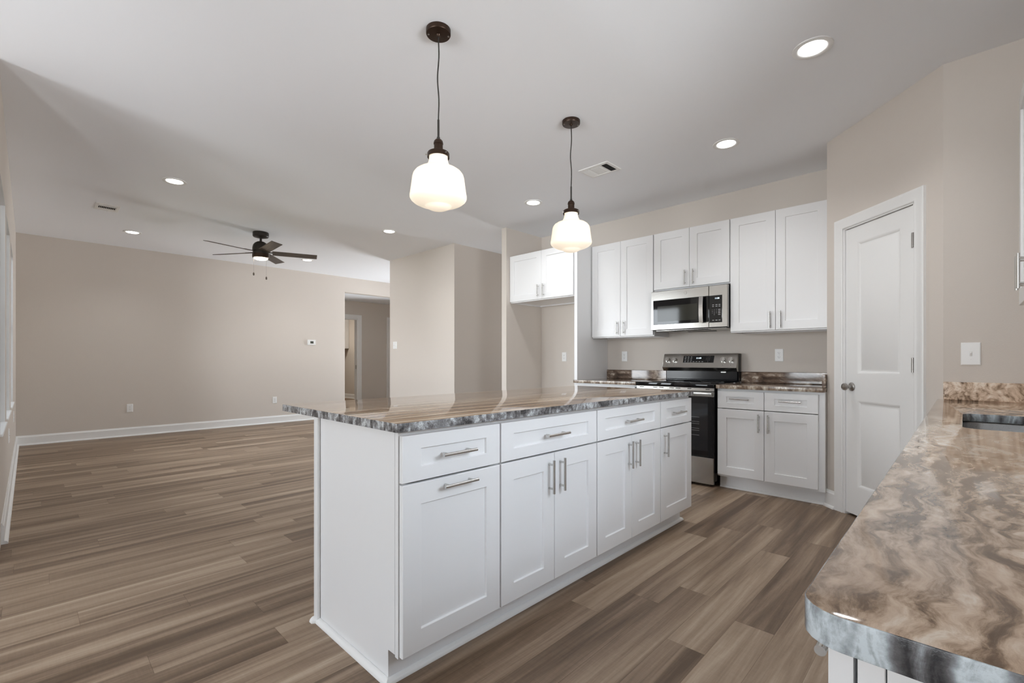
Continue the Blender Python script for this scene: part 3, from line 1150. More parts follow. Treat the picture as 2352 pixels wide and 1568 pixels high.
# ------------------------------------------------------------------ microwave
mwy1, mwy0, mwz0, mwz1 = 2.322, 1.560, 1.428, 1.826
MW = mwy1 - mwy0
mw = thing('microwave', 'stainless over-the-range microwave with black door window and keypad', 'microwave', (4.500, mwy1, mwz0), KR)
mh = mwz1 - mwz0
bm = bmesh.new(); box(bm, 0.004, MW - 0.004, 0.0, 0.374, 0.0, mh, 0.002)
mk('body', bm, M['black_m'], mw)
xsplit = mwy1 - 1.732
bm = bmesh.new(); rectprof(bm, 0.001, xsplit - 0.0015, 0.004, mh - 0.002, [(0, 0.0), (0, -0.030), (0.003, -0.034), (0.01, -0.034)])
md = mk('door', bm, M['steel'], mw)
bm = bmesh.new(); rectprof(bm, 0.026, xsplit - 0.0016, 0.056, mh - 0.094, [(0, -0.030), (0, -0.0346), (0.002, -0.0352), (0.004, -0.0352)])
wd = mk('window', bm, M['black_gl'], md)
bm = bmesh.new(); rectprof(bm, 0.073, xsplit - 0.105, 0.086, mh - 0.156, [(0, -0.034), (0, -0.0356), (0.002, -0.0356)])
mk('window_screen', bm, M['mesh_win'], wd)
hx = mwy1 - 1.790
bm = bmesh.new()
A0 = [(hx - 0.019, -0.062), (hx + 0.019, -0.062), (hx + 0.019, -0.074), (hx - 0.019, -0.074)]
prev = None
nseg = 8
for k in range(nseg + 1):
    tt = k / nseg
    zz = 0.052 + tt * (mh - 0.052 - 0.096)
    bow = 0.010 * math.sin(math.pi * tt)
    cur = ring(bm, [(a, b - bow, zz) for a, b in A0])
    if prev: bridge(bm, prev, cur)
    else: cap(bm, cur, True)
    prev = cur
cap(bm, prev)
for zz in (0.056, mh - 0.116):
    box(bm, hx - 0.012, hx + 0.012, -0.066, -0.034, zz, zz + 0.016, 0.002)
mk('handle', bm, M['steel_v'], md)
# round monogram on the door
bm = bmesh.new()
lx, lz = mwy1 - 1.957, 1.783 - mwz0
pts = [(lx + 0.0145 * math.cos(a), -0.0345, lz + 0.0145 * math.sin(a)) for a in [2 * math.pi * k / 32 for k in range(33)]]
tube(bm, pts, 0.0012, 6)
mk('emblem', bm, M['nickel_d'], md)
text('emblem_letters', 'GE', 0.0155, M['nickel_d'], md, (lx, -0.0345, lz), (math.pi / 2, 0, 0))
bm = bmesh.new(); rectprof(bm, xsplit + 0.0015, MW - 0.001, 0.004, mh - 0.002, [(0, 0.0), (0, -0.030), (0.003, -0.034), (0.01, -0.034)])
mc = mk('control_frame', bm, M['steel'], mw)
bm = bmesh.new(); rectprof(bm, xsplit + 0.003, mwy1 - 1.609, 0.048, mh - 0.096, [(0, -0.030), (0, -0.0346), (0.002, -0.0352), (0.004, -0.0352)])
kp = mk('keypad', bm, M['black_gl'], mc)
R90 = (math.pi / 2, 0, 0)
text('clock_digits', '11:50', 0.019, M['digits'], kp, (mwy1 - 1.655, -0.0356, 1.701 - mwz0), R90)
text('keypad_digits', '1    2    3\n4    5    6\n7    8    9\n      0      ', 0.0115, M['legend'], kp, (mwy1 - 1.680, -0.0356, 1.573 - mwz0), R90, line=1.35)
bm = bmesh.new()
for r_, zz in enumerate((1.642, 1.627, 1.498)):
    for c_ in range(3):
        x = mwy1 - 1.690 + c_ * 0.029
        box(bm, x - 0.009, x + 0.007 + 0.003 * (c_ % 2), -0.0355, -0.0350, zz - mwz0 - 0.003, zz - mwz0 + 0.002)
for r_ in range(4):
    zz = 1.596 - r_ * 0.0155
    box(bm, mwy1 - 1.645, mwy1 - 1.624, -0.0355, -0.0350, zz - mwz0 - 0.003, zz - mwz0 + 0.002)
mk('keypad_lettering', bm, M['legend'], kp, smooth=False)
bm = bmesh.new(); box(bm, 0.03, MW - 0.03, 0.02, 0.36, -0.006, 0.001, 0.002)
mk('underside_plate', bm, M['steel'], mw)
bm = bmesh.new()
box(bm, 0.19, MW - 0.21, 0.035, 0.120, -0.0085, -0.0055)
box(bm, 0.24, MW - 0.24, 0.30, 0.35, -0.0085, -0.0055)
mk('grease_vent', bm, M['vent_dark'], mw, smooth=False)

# ------------------------------------------------------------------ sink counter on the right
SX0, SX1, SY0, SY1 = 0.479, 3.612, -0.5285, 0.108
SZ0, SZ1 = 0.867, 0.897
hole = rounded([(2.11, 0.003), (2.11, -0.43), (2.715, -0.43), (2.715, 0.003)], [0.05, 0.05, 0.05, 0.05], 6)
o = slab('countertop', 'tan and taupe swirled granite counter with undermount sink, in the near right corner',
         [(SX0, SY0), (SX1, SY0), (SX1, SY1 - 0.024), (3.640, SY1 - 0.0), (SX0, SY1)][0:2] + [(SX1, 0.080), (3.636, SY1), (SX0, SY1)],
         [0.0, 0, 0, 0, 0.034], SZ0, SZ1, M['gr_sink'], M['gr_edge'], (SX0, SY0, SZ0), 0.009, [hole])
splash(o, 'backsplash', 3.588, 3.6135, -0.528, 0.083, SZ1, 0.998, M['gr_sink'])

sk = thing('kitchen_sink', 'undermount stainless sink bowl set in the swirled granite counter', 'sink', (2.4125, -0.2135, 0.66))
bm = bmesh.new()
prev = None
for ins, z in ((-0.018, 0.2065), (-0.018, 0.2045), (-0.004, 0.2045), (0.0, 0.200), (0.004, 0.04), (0.02, 0.012), (0.05, 0.004), (0.2, 0.0)):
    w, d = 0.3025 - ins, 0.2165 - ins
    rr = max(0.055 - ins * 0.3, 0.01)
    pts = rounded([(w, d), (-w, d), (-w, -d), (w, -d)], [rr] * 4, 6)
    cur = ring(bm, [(a, b, z) for a, b in pts])
    if prev: bridge(bm, prev, cur)
    prev = cur
cap(bm, prev)
bowl = mk('bowl', bm, M['sink'], sk)
bm = bmesh.new(); lathe(bm, [(0.045, 0.001), (0.045, 0.004), (0.034, 0.004), (0.03, 0.002)], (0, 0, 0), 28)
mk('drain', bm, M['nickel_d'], sk)

SR = math.pi
g = 'white base cabinets under the sink counter'
SF = 0.0670                  # face-frame plane


def sinkcab(label, xa, xb, fr):
    W = xb - xa
    cabinet('base_cabinet', label, W, 0.595, 0, SZ0, fr(W), (xb, SF, 0), SR, g)


e = 0.004
sinkcab('white drawer cabinet under the rounded near end of the swirled counter', 0.505, 0.860, lambda W: [
    dict(kind='drawer', x0=e, x1=W - e, z0=0.706, z1=0.858, h=(W / 2 - 0.032, 0.780)),
    dict(kind='door', x0=e, x1=W - e, z0=0.118, z1=0.700, v=(0.04, 0.598))])
sinkcab('white two-door base cabinet under the swirled counter, between drawer cabinet and sink', 0.862, 1.860, lambda W: [
    dict(kind='drawer', x0=e, x1=W - e, z0=0.706, z1=0.858, h=(W / 2, 0.782)),
    dict(kind='door', x0=e, x1=W / 2 - 0.0015, z0=0.118, z1=0.700, v=(W / 2 - 0.035, 0.598)),
    dict(kind='door', x0=W / 2 + 0.0015, x1=W - e, z0=0.118, z1=0.700, v=(W / 2 + 0.035, 0.598))])
# sink base without a solid top, open below the bowl
W = 2.90 - 1.862
t = thing('base_cabinet', 'white sink base cabinet below the steel sink', 'cabinet', (2.90, SF, 0), SR, g)
bm = bmesh.new()
box(bm, 0, 0.016, 0, 0.595, 0.0, SZ0); box(bm, W - 0.016, W, 0, 0.595, 0.0, SZ0)
box(bm, 0.016, W - 0.016, 0.0, 0.019, 0.70, SZ0); box(bm, 0.016, W - 0.016, 0.0, 0.58, 0.10, 0.12); box(bm, 0.016, W - 0.016, 0.062, 0.075, 0.0, 0.10)
mk('carcass', bm, M['cab'], t, smooth=False)
shaker('false_drawer', t, e, W - e, 0.706, 0.858)
for xa, xb, hx_ in ((e, W / 2 - 0.0015, W / 2 - 0.035), (W / 2 + 0.0015, W - e, W / 2 + 0.035)):
    d_ = shaker('door', t, xa, xb, 0.118, 0.700)
    bar_pull(d_, hx_, -DT - 0.0035, 0.598, True)
sinkcab('white base cabinet in the corner beside the pantry wall', 2.902, 3.605, lambda W: [
    dict(kind='drawer', x0=e, x1=W - 0.03, z0=0.706, z1=0.858, h=(W / 2, 0.782)),
    dict(kind='door', x0=e, x1=W - 0.03, z0=0.118, z1=0.700, v=(W - 0.07, 0.598))])
# wall cabinet at the right edge
W = 0.860
cabinet('wall_cabinet', 'white wall cabinet at the right edge above the swirled counter', W, 0.310, 1.385, 2.405, [
    dict(kind='door', x0=0.004, x1=W / 2 - 0.0015, z0=1.39, z1=2.401, v=(W / 2 - 0.041, 1.50), len=0.150),
    dict(kind='door', x0=W / 2 + 0.0015, x1=W - 0.004, z0=1.39, z1=2.401, v=(W / 2 + 0.041, 1.50), len=0.150)],
    (3.402, -0.219, 0), SR, 'white wall cabinets in the kitchen', kick=False)

# ------------------------------------------------------------------ pantry door
pd = thing('door_1', 'white two-panel pantry door in the angled wall', None, PD, PR, kind='structure')
s0, s1, dh = 0.177, 0.775, 2.085


def casing(bm, x0, x1, h, w=0.072):
    """stepped casing around an opening, on the wall face y=0"""
    prof = [(0.0, 0.0), (0.0, -0.009), (0.006, -0.012), (0.020, -0.010), (0.030, -0.013), (0.052, -0.017), (0.060, -0.020), (w - 0.003, -0.020), (w, -0.017), (w, 0.0)]
    secs = []
    path = [((x0, 0.0), (-1, 0)), ((x0, h), (-1, 1)), ((x1, h), (1, 1)), ((x1, 0.0), (1, 0))]
    for (px, pz), (dx, dz) in path:
        secs.append(ring(bm, [(px + dx * a, b, pz + dz * a) for a, b in prof]))
    for a, b in zip(secs, secs[1:]):
        bridge(bm, a, b)
    cap(bm, secs[0]); cap(bm, secs[-1])


bm = bmesh.new(); casing(bm, s0 - 0.002, s1 + 0.002, dh - 0.002)
mk('casing', bm, M['trim'], pd)
bm = bmesh.new()
box(bm, s0, s0 + 0.012, -0.002, 0.11, 0, dh); box(bm, s1 - 0.012, s1, -0.002, 0.11, 0, dh); box(bm, s0, s1, -0.002, 0.11, dh - 0.012, dh)
box(bm, s0 + 0.012, s0 + 0.022, 0.045, 0.07, 0, dh - 0.012); box(bm, s1 - 0.022, s1 - 0.012, 0.045, 0.07, 0, dh - 0.012)
mk('jamb', bm, M['trim'], pd, smooth=False)


def panel_door(bm, x0, x1, z0, z1, panels, yf, yb):
    """moulded door: flat stiles and rails with sunk, raised-centre panels"""
    px0, px1 = panels[0][0], panels[0][1]
    zs = [z0]
    for p in panels:
        zs += [p[2], p[3]]
    zs.append(z1)
    def quad(a, b, c, d):
        v = [bm.verts.new((a, yf, c)), bm.verts.new((b, yf, c)), bm.verts.new((b, yf, d)), bm.verts.new((a, yf, d))]
        bm.faces.new(v)
    for k in range(len(zs) - 1):
        quad(x0, px0, zs[k], zs[k + 1]); quad(px1, x1, zs[k], zs[k + 1])
        if k % 2 == 0:
            quad(px0, px1, zs[k], zs[k + 1])
    for p in panels:
        prev = None
        for ins, dy in ((0, 0), (0.008, 0.002), (0.022, 0.011), (0.030, 0.011), (0.034, 0.009)):
            cur = ring(bm, [(p[0] + ins, yf + dy, p[2] + ins), (p[1] - ins, yf + dy, p[2] + ins), (p[1] - ins, yf + dy, p[3] - ins), (p[0] + ins, yf + dy, p[3] - ins)])
            if prev: bridge(bm, prev, cur)
            prev = cur
        cap(bm, prev)
    bmesh.ops.remove_doubles(bm, verts=bm.verts, dist=1e-5)
    # back and sides
    c = [(x0, z0), (x1, z0), (x1, z1), (x0, z1)]
    A = ring(bm, [(a, yf, b) for a, b in c]); B = ring(bm, [(a, yb, b) for a, b in c])
    bridge(bm, A, B); cap(bm, B)
    bmesh.ops.remove_doubles(bm, verts=bm.verts, dist=1e-5)


bm = bmesh.new()
panel_door(bm, s0 + 0.0145, s1 - 0.0145, 0.018, dh - 0.016, [(0.296, 0.662, 0.217, 0.838), (0.296, 0.662, 1.022, 1.962)], 0.008, 0.043)
mk('door_leaf', bm, M['trim'], pd)
bm = bmesh.new()
lathe_y(bm, [(0.031, 0.0), (0.031, 0.004), (0.024, 0.009), (0.012, 0.013), (0.010, 0.030), (0.016, 0.036), (0.025, 0.046), (0.0265, 0.054), (0.023, 0.062), (0.012, 0.067), (0.001, 0.068)],
        (0.247, 0.008, 0.930), 30)
kb = mk('knob', bm, M['nickel_d'], pd); kb['label'] = 'round satin nickel door knob'
for zc in (1.853, 1.090, 0.25):
    bm = bmesh.new()
    cyl(bm, (s1 - 0.013, -0.004, zc - 0.045), (s1 - 0.013, -0.004, zc + 0.045), 0.0062, seg=14)
    for k in range(1, 5):
        cyl(bm, (s1 - 0.013, -0.004, zc - 0.045 + k * 0.018 - 0.0008), (s1 - 0.013, -0.004, zc - 0.045 + k * 0.018 + 0.0008), 0.0066, seg=14)
    box(bm, s1 - 0.034, s1 - 0.013, 0.0055, 0.0085, zc - 0.044, zc + 0.044)
    mk('hinge', bm, M['nickel_d'], pd)

# hall doorways
d2 = thing('door_2', 'cased doorway from the hall to the lit laundry room', None, (0, 10.15, 0), 0, kind='structure')
bm = bmesh.new(); casing(bm, 4.50, 5.325, 2.09, 0.095)
mk('casing', bm, M['trim'], d2)
bm = bmesh.new()
box(bm, 5.31, 5.325, -0.001, 0.121, 0, 2.09); box(bm, 4.50, 4.515, -0.001, 0.121, 0, 2.09); box(bm, 4.50, 5.325, -0.001, 0.121, 2.075, 2.09)
mk('jamb', bm, M['trim'], d2, smooth=False)
bm = bmesh.new(); box(bm, 5.306, 5.311, 0.03, 0.06, 0.93, 1.02)
mk('strike_plate', bm, M['nickel_d'], d2, smooth=False)
d3 = thing('door_3', 'white cased door at the right end of the hall', None, (0, 10.15, 0), 0, kind='structure')
bm = bmesh.new(); casing(bm, 6.185, 6.9, 2.09, 0.095)
mk('casing', bm, M['trim'], d3)
bm = bmesh.new(); panel_door(bm, 6.19, 6.895, 0.01, 2.085, [(6.31, 6.775, 0.22, 0.84), (6.31, 6.775, 1.02, 1.96)], 0.02, 0.055)
mk('door_leaf', bm, M['trim'], d3)

# laundry cabinet and lamp, smoke alarm
lc = thing('laundry_cabinet', 'white wall cabinet in the laundry room beyond the hall doorway', 'cabinet', (6.695, 13.3, 1.49), math.radians(-90))
bm = bmesh.new(); box(bm, -0.9, 0.0, -0.31, 0.0, 0.0, 0.96, 0.002)
mk('carcass', bm, M['cab'], lc)
for xa, xb in ((-0.896, -0.452), (-0.448, -0.004)):
    bm = bmesh.new()
    rectprof(bm, xa, xb, 0.01, 0.95, [(0, -0.31), (0, -0.328), (0.002, -0.33), (0.057, -0.33), (0.062, -0.321)])
    mk('door', bm, M['cab'], lc)
cl = thing('ceiling_light', 'round flush ceiling lamp in the laundry room', 'ceiling light', (5.5, 12.6, HALLC))
bm = bmesh.new(); lathe(bm, [(0.15, 0.0), (0.15, -0.02), (0.14, -0.025)]); mk('base', bm, M['trim'], cl)
bm = bmesh.new(); lathe(bm, [(0.135, -0.02), (0.12, -0.05), (0.07, -0.075), (0.001, -0.085)]); mk('lamp_shade', bm, emis('laundry_lamp', (1.0, 0.92, 0.80), 130.0), cl)
bm = bmesh.new(); lathe(bm, [(0.06, 0.0), (0.065, -0.012), (0.06, -0.03), (0.035, -0.038), (0.001, -0.039)], (4.62, 9.80, HALLC), 28)
tag(mk('smoke_alarm', bm, M['plate'], origin=(4.62, 9.80, HALLC)), 'round white smoke alarm on the hall ceiling', 'smoke alarm')


# ------------------------------------------------------------------ wall plates
def plate_root(name, label, cat, p, rotz, group):
    return thing(name, label, cat, p, rotz, group)


def outlet(label, p, rotz, w=0.072, h=0.118, group='white wall outlets'):
    """duplex outlet, front facing local -Y, p = centre on the wall"""
    t = thing('wall_outlet', label, 'outlet', p, rotz, group)
    bm = bmesh.new()
    rectprof(bm, -w / 2, w / 2, -h / 2, h / 2, [(0, 0), (0, -0.003), (0.004, -0.006), (0.006, -0.006)])
    mk('cover_plate', bm, M['plate'], t)
    for zc in (-0.0195, 0.0195):
        bm = bmesh.new()
        pts = [(0.0165 * math.cos(a), 0.0145 * math.sin(a)) for a in [2 * math.pi * k / 24 for k in range(24)]]
        A = ring(bm, [(x, -0.005, zc + z) for x, z in pts]); B = ring(bm, [(x, -0.0085, zc + z) for x, z in pts])
        bridge(bm, A, B); cap(bm, A, True); cap(bm, B)
        r = mk('receptacle', bm, M['plate'], t)
        bm = bmesh.new()
        box(bm, -0.0075, -0.0055, -0.0089, -0.0083, zc - 0.001, zc + 0.008); box(bm, 0.0055, 0.0075, -0.0089, -0.0083, zc, zc + 0.007)
        box(bm, -0.002, 0.002, -0.0089, -0.0083, zc - 0.009, zc - 0.0045)
        mk('slot', bm, M['slot'], r, smooth=False)
    bm = bmesh.new(); lathe(bm, [(0.003, 0.006), (0.003, 0.0072), (0.001, 0.0078)], (0, 0, 0), 12, axis='y')
    mk('screw', bm, M['nickel'], t)
    return t


def switch(label, p, rotz, w, h, rocker=True):
    t = thing('light_switch', label, 'light switch', p, rotz, 'white light switches')
    bm = bmesh.new()
    rectprof(bm, -w / 2, w / 2, -h / 2, h / 2, [(0, 0), (0, -0.003), (0.004, -0.006), (0.006, -0.006)])
    mk('cover_plate', bm, M['plate'], t)
    for sx in ((0,) if w < 0.1 else (-0.023, 0.023)):
        bm = bmesh.new()
        box(bm, sx - 0.005, sx + 0.005, -0.0075, -0.005, -0.0125, 0.0125, 0.0008)
        r = mk('toggle_slot', bm, M['cab_in'], t)
        bm = bmesh.new()
        A = ring(bm, [(sx - 0.0035, -0.006, -0.006), (sx + 0.0035, -0.006, -0.006), (sx + 0.0035, -0.006, 0.007), (sx - 0.0035, -0.006, 0.007)])
        B = ring(bm, [(sx - 0.003, -0.016, 0.004), (sx + 0.003, -0.016, 0.004), (sx + 0.003, -0.016, 0.010), (sx - 0.003, -0.016, 0.010)])
        bridge(bm, A, B); cap(bm, A, True); cap(bm, B)
        mk('toggle', bm, M['plate'], t)
        for zz in (-0.03, 0.03):
            bm = bmesh.new(); lathe(bm, [(0.003, 0.006), (0.003, 0.0072), (0.001, 0.0078)], (sx, 0, zz), 12, axis='y')
            mk('screw', bm, M['plate'], t)
    return t


outlet('white outlet on the beige wall right of the range', (4.875, 1.239, 1.170), KR)
outlet('white outlet on the beige wall left of the range, beside the white panel', (4.875, 2.869, 1.170), KR)
outlet('white outlet low inside the empty fridge alcove', (4.875, 3.760, 1.170), KR)
outlet('white outlet low on the far living room wall, under the vent', (1.048, 8.93, 0.415), 0)
outlet('white outlet low on the far living room wall, below the thermostat', (3.083, 8.93, 0.412), 0)
outlet('white outlet low on the window wall, nearest the living room corner', (XL, 7.46, 0.508), math.radians(90))
outlet('white outlet low on the window wall, below the gap between the farther windows', (XL, 5.68, 0.497), math.radians(90))
switch('single white light switch above the swirled counter', (3.614, -0.028, 1.155), KR, 0.079, 0.124)
switch('white double light switch on the projecting beige wall', (4.23, 6.79, 1.376), KR, 0.115, 0.118)
th = thing('thermostat', 'small white thermostat with grey screen on the far wall', 'thermostat', (3.74, 8.93, 1.470), 0)
bm = bmesh.new(); rectprof(bm, -0.075, 0.075, -0.05, 0.05, [(0, 0), (0, -0.020), (0.003, -0.024), (0.01, -0.024)])
mk('housing', bm, M['plate'], th)
bm = bmesh.new(); box(bm, -0.028, 0.033, -0.0246, -0.0235, -0.022, 0.022)
mk('screen', bm, M['lcd'], th, smooth=False)


# ------------------------------------------------------------------ ceiling fixtures
def recessed(label, x, y):
    t = thing('recessed_light', label, 'recessed light', (x, y, CEIL), 0, 'round recessed ceiling lights')
    bm = bmesh.new()
    lathe(bm, [(0.096, 0.0), (0.095, -0.004), (0.088, -0.006), (0.074, -0.006), (0.066, -0.002), (0.066, 0.0)], (0, 0, 0), 40)
    mk('trim_ring', bm, M['trim'], t)
    bm = bmesh.new()
    lathe(bm, [(0.066, -0.001), (0.062, -0.0055), (0.001, -0.0065)], (0, 0, 0), 40)
    mk('lens', bm, M['led'], t)
    L = bpy.data.lights.new('downlight_beam', 'SPOT')
    L.energy = LED_WATT
    L.color = (0.97, 0.985, 1.0)
    L.spot_size = math.radians(136)
    L.spot_blend = 1.0
    L.shadow_soft_size = 0.06
    lo = bpy.data.objects.new('downlight_beam', L)
    C.objects.link(lo)
    lo.parent = t
    lo.location = (0, 0, -0.012)
    return t


recessed('round ceiling light nearest the angled pantry wall', 2.933, 0.586)
recessed('round ceiling light in front of the tall cabinet right of the microwave', 3.761, 1.325)
recessed('round ceiling light left of the far pendant, before the fridge alcove', 3.731, 3.291)
recessed('round ceiling light left of the near pendant, between fan and window wall', 0.951, 5.318)
recessed('round ceiling light beside the small vent, near the living room corner', 0.943, 7.818)
recessed('round ceiling light in front of the projecting wall with double switch', 3.256, 5.366)
recessed('round ceiling light partly behind a fan blade tip', 3.233, 7.876)


def vent(label, cx, cy, w, d, rotz, rows):
    t = thing('ceiling_vent', label, 'vent', (cx, cy, CEIL), rotz, 'white ceiling vents')
    bm = bmesh.new()
    prev = None
    for ins, z in ((0, 0), (0, -0.003), (0.004, -0.006), (0.028, -0.008), (0.030, -0.004)):
        cur = ring(bm, [(-w / 2 + ins, -d / 2 + ins, z), (w / 2 - ins, -d / 2 + ins, z), (w / 2 - ins, d / 2 - ins, z), (-w / 2 + ins, d / 2 - ins, z)])
        if prev: bridge(bm, prev, cur)
        else: cap(bm, cur, True)
        prev = cur
    cap(bm, prev)
    mk('face_plate', bm, M['plate'], t)
    return t


# kitchen register: long side along y, louvres in three banks
v1 = vent('white ceiling vent right of the far pendant', 3.497, 2.307, 0.225, 0.298, 0, 3)
bm = bmesh.new()
for k in range(5):
    y = -0.062 - k * 0.0115 - 0.012
    box(bm, -0.078, 0.078, y - 0.0032, y + 0.0032, -0.0085, -0.0035)
mk('dark_slot', bm, M['vent_dark'], v1, smooth=False)
bm = bmesh.new()
for k in range(6):
    y = 0.062 + k * 0.0115
    z = -0.0085
    A = [bm.verts.new(p) for p in ((-0.078, y, -0.004), (0.078, y, -0.004), (0.078, y + 0.008, -0.0098), (-0.078, y + 0.008, -0.0098), (-0.078, y + 0.0095, -0.004), (0.078, y + 0.0095, -0.004))]
    bm.faces.new(A[:4]); bm.faces.new((A[3], A[2], A[5], A[4])); bm.faces.new((A[0], A[3], A[4])); bm.faces.new((A[1], A[5], A[2])); bm.faces.new((A[0], A[4], A[5], A[1]))
box(bm, -0.070, 0.070, -0.045, 0.045, -0.0075, -0.004, 0.002)
mk('louvre', bm, M['plate'], v1)
v2 = vent('small white ceiling vent near the window wall', 0.600, 6.750, 0.205, 0.285, 0, 2)
bm = bmesh.new()
for k in range(10):
    x = -0.070 + k * 0.0145
    box(bm, x - 0.0045, x + 0.0045, -0.025, 0.035, -0.0085, -0.0035)
mk('dark_slot', bm, M['vent_dark'], v2, smooth=False)
bm = bmesh.new()
box(bm, -0.075, 0.070, -0.078, -0.045, -0.0082, -0.0035)
mk('damper', bm, M['cab_in'], v2, smooth=False)
bm = bmesh.new(); box(bm, 0.002, 0.008, 0.09, 0.094, -0.03, -0.006)
mk('lever', bm, M['plate'], v2, smooth=False)


def pendant(label, x, y, ztop):
    t = thing('pendant_light', label, 'pendant light', (x, y, CEIL), 0, 'schoolhouse pendant lights over the island')
    zt = ztop - CEIL       # height of the cap's top edge, from the ceiling
    bm = bmesh.new()
    lathe(bm, [(0.0625, 0.0), (0.0625, -0.020), (0.0605, -0.024), (0.012, -0.026), (0.009, -0.032), (0.0055, -0.036)], (0, 0, 0), 40)
    cn = mk('canopy', bm, M['bronze'], t)
    bm = bmesh.new()
    for sx, sy in ((0.040, -0.030), (-0.040, 0.030)):
        lathe(bm, [(0.005, -0.024), (0.005, -0.028), (0.002, -0.030)], (sx, sy, 0), 14)
    mk('screw', bm, M['nickel_d'], cn)
    bm = bmesh.new()
    pts = []
    z_rod = zt + 0.157
    for k in range(25):
        f = k / 24
        zz = -0.03 + (z_rod + 0.03) * f
        w = 0.0045 * math.sin(f * 9.4) * math.sin(math.pi * f)
        pts.append((w * 0.72, -w * 0.69, zz))
    tube(bm, pts, 0.0035, 10)
    mk('cord', bm, M['cord'], t)
    bm = bmesh.new(); cyl(bm, (0, 0, z_rod + 0.004), (0, 0, zt + 0.06), 0.0055, seg=14)
    cyl(bm, (0, 0, zt + 0.072), (0, 0, zt + 0.052), 0.008, seg=14)
    mk('stem', bm, M['cord'], t)
    bm = bmesh.new()
    lathe(bm, [(0.007, 0.062), (0.015, 0.060), (0.022, 0.052), (0.0245, 0.042), (0.0245, 0.036), (0.0225, 0.034), (0.0225, 0.000), (0.0225, -0.004)], (0, 0, zt), 30)
    sk_ = mk('socket', bm, M['bronze'], t)
    bm = bmesh.new(); box(bm, 0.020, 0.026, -0.006, 0.006, zt + 0.012, zt + 0.036, 0.002)
    mk('switch_key', bm, M['nickel_d'], sk_)
    bm = bmesh.new()
    lathe(bm, [(0.020, 0.0), (0.043, -0.002), (0.053, -0.007), (0.056, -0.012), (0.056, -0.032), (0.0535, -0.032), (0.052, -0.012)], (0, 0, zt), 40)
    hd = mk('fitter_cap', bm, M['bronze'], t)
    bm = bmesh.new()
    for a in (0.5, 2.6, 4.7):
        ca, sa = math.cos(a), math.sin(a)
        cyl(bm, (0.055 * ca, 0.055 * sa, zt - 0.022), (0.066 * ca, 0.066 * sa, zt - 0.022), 0.003, seg=10)
    mk('thumb_screw', bm, M['nickel_d'], hd)
    bm = bmesh.new()
    prof = [(0.047, -0.012), (0.047, -0.036), (0.0485, -0.050), (0.053, -0.063), (0.0595, -0.076), (0.0655, -0.0845), (0.0665, -0.0885), (0.082, -0.0915), (0.102, -0.0985),
            (0.117, -0.109), (0.1265, -0.122), (0.131, -0.137), (0.1355, -0.172), (0.141, -0.212), (0.1438, -0.228), (0.1435, -0.238), (0.139, -0.247), (0.127, -0.257), (0.108, -0.2665),
            (0.088, -0.2735), (0.071, -0.2785), (0.065, -0.2805), (0.059, -0.286), (0.043, -0.294), (0.022, -0.299), (0.001, -0.300)]
    lathe(bm, prof, (0, 0, zt), 56)
    mk('glass_shade', bm, M['shade'], t)
    return t


pendant('schoolhouse pendant with white glass shade over the near end of the island', 1.451, 1.924, 2.182)
pendant('schoolhouse pendant with white glass shade over the range end of the island', 2.649, 1.983, 2.179)

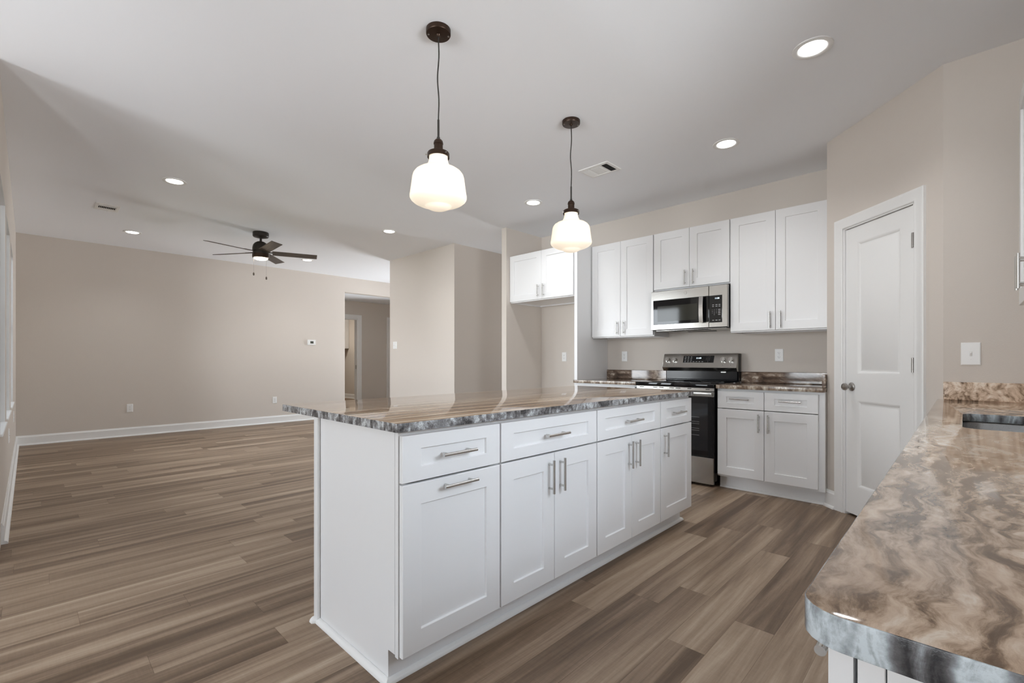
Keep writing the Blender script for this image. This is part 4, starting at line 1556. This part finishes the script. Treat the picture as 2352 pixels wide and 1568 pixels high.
# ------------------------------------------------------------------ ceiling fan
FX, FY = 2.118, 6.633
fn = thing('ceiling_fan', 'dark five-blade ceiling fan with lit lamp and two pull chains', 'ceiling fan', (FX, FY, CEIL))
bm = bmesh.new(); lathe(bm, [(0.093, 0.0), (0.095, -0.006), (0.095, -0.050), (0.088, -0.060), (0.045, -0.072), (0.020, -0.076)], (0, 0, 0), 40)
mk('canopy', bm, M['bronze_b'], fn)
bm = bmesh.new(); cyl(bm, (0, 0, -0.07), (0, 0, -0.13), 0.014, seg=18)
mk('downrod', bm, M['bronze_b'], fn)
bm = bmesh.new()
lathe(bm, [(0.018, -0.118), (0.045, -0.124), (0.072, -0.142), (0.090, -0.168), (0.0975, -0.200), (0.0985, -0.245), (0.094, -0.252), (0.094, -0.268), (0.099, -0.272), (0.099, -0.310)], (0, 0, 0), 44)
mk('motor_housing', bm, M['bronze_b'], fn)
bm = bmesh.new()
lathe(bm, [(0.099, -0.285), (0.100, -0.325), (0.094, -0.335), (0.086, -0.336)], (0, 0, 0), 44)
lk = mk('light_kit', bm, M['bronze'], fn)
bm = bmesh.new(); lathe(bm, [(0.085, -0.332), (0.080, -0.345), (0.055, -0.356), (0.001, -0.360)], (0, 0, 0), 40)
mk('lamp_lens', bm, M['fan_led'], lk)
zb = 2.54 - CEIL
pitch = math.radians(12)
bl_me = None
for k in range(5):
    a = math.radians(51 + 72 * k)
    if bl_me is None:
        bm = bmesh.new()
        box(bm, 0.135, 0.680, -0.064, 0.064, -0.003, 0.003, 0.0015)
        ob = mk('blade', bm, M['blade'], fn)
        bl_me = ob.data
        bm = bmesh.new()
        box(bm, 0.085, 0.150, -0.016, 0.016, 0.0025, 0.008, 0.002)
        box(bm, 0.140, 0.215, -0.028, 0.028, 0.0028, 0.0068, 0.002)
        for sx, sy in ((0.165, -0.017), (0.165, 0.017), (0.2, 0)):
            cyl(bm, (sx, sy, -0.0045), (sx, sy, 0.008), 0.005, seg=10)
        ar = mk('blade_arm', bm, M['bronze_b'], ob)
        ar_me = ar.data
    else:
        ob = bpy.data.objects.new('blade', bl_me); C.objects.link(ob); ob.parent = fn
        ar = bpy.data.objects.new('blade_arm', ar_me); C.objects.link(ar); ar.parent = ob
    ob.location = (0, 0, zb)
    ob.rotation_euler = (-pitch, 0, a)
for (px, py, pl) in ((-0.0719, 0.0455, 0.20), (0.0450, -0.070, 0.255)):
    bm = bmesh.new()
    z0 = -0.325
    cyl(bm, (px, py, z0), (px, py, z0 - pl), 0.0013, seg=8)
    ch = mk('pull_chain', bm, M['nickel_d'], fn)
    bm = bmesh.new()
    lathe(bm, [(0.003, 0.0), (0.008, -0.008), (0.0105, -0.022), (0.0085, -0.036), (0.002, -0.042)], (px, py, z0 - pl), 16)
    mk('fob', bm, M['blade'], ch)
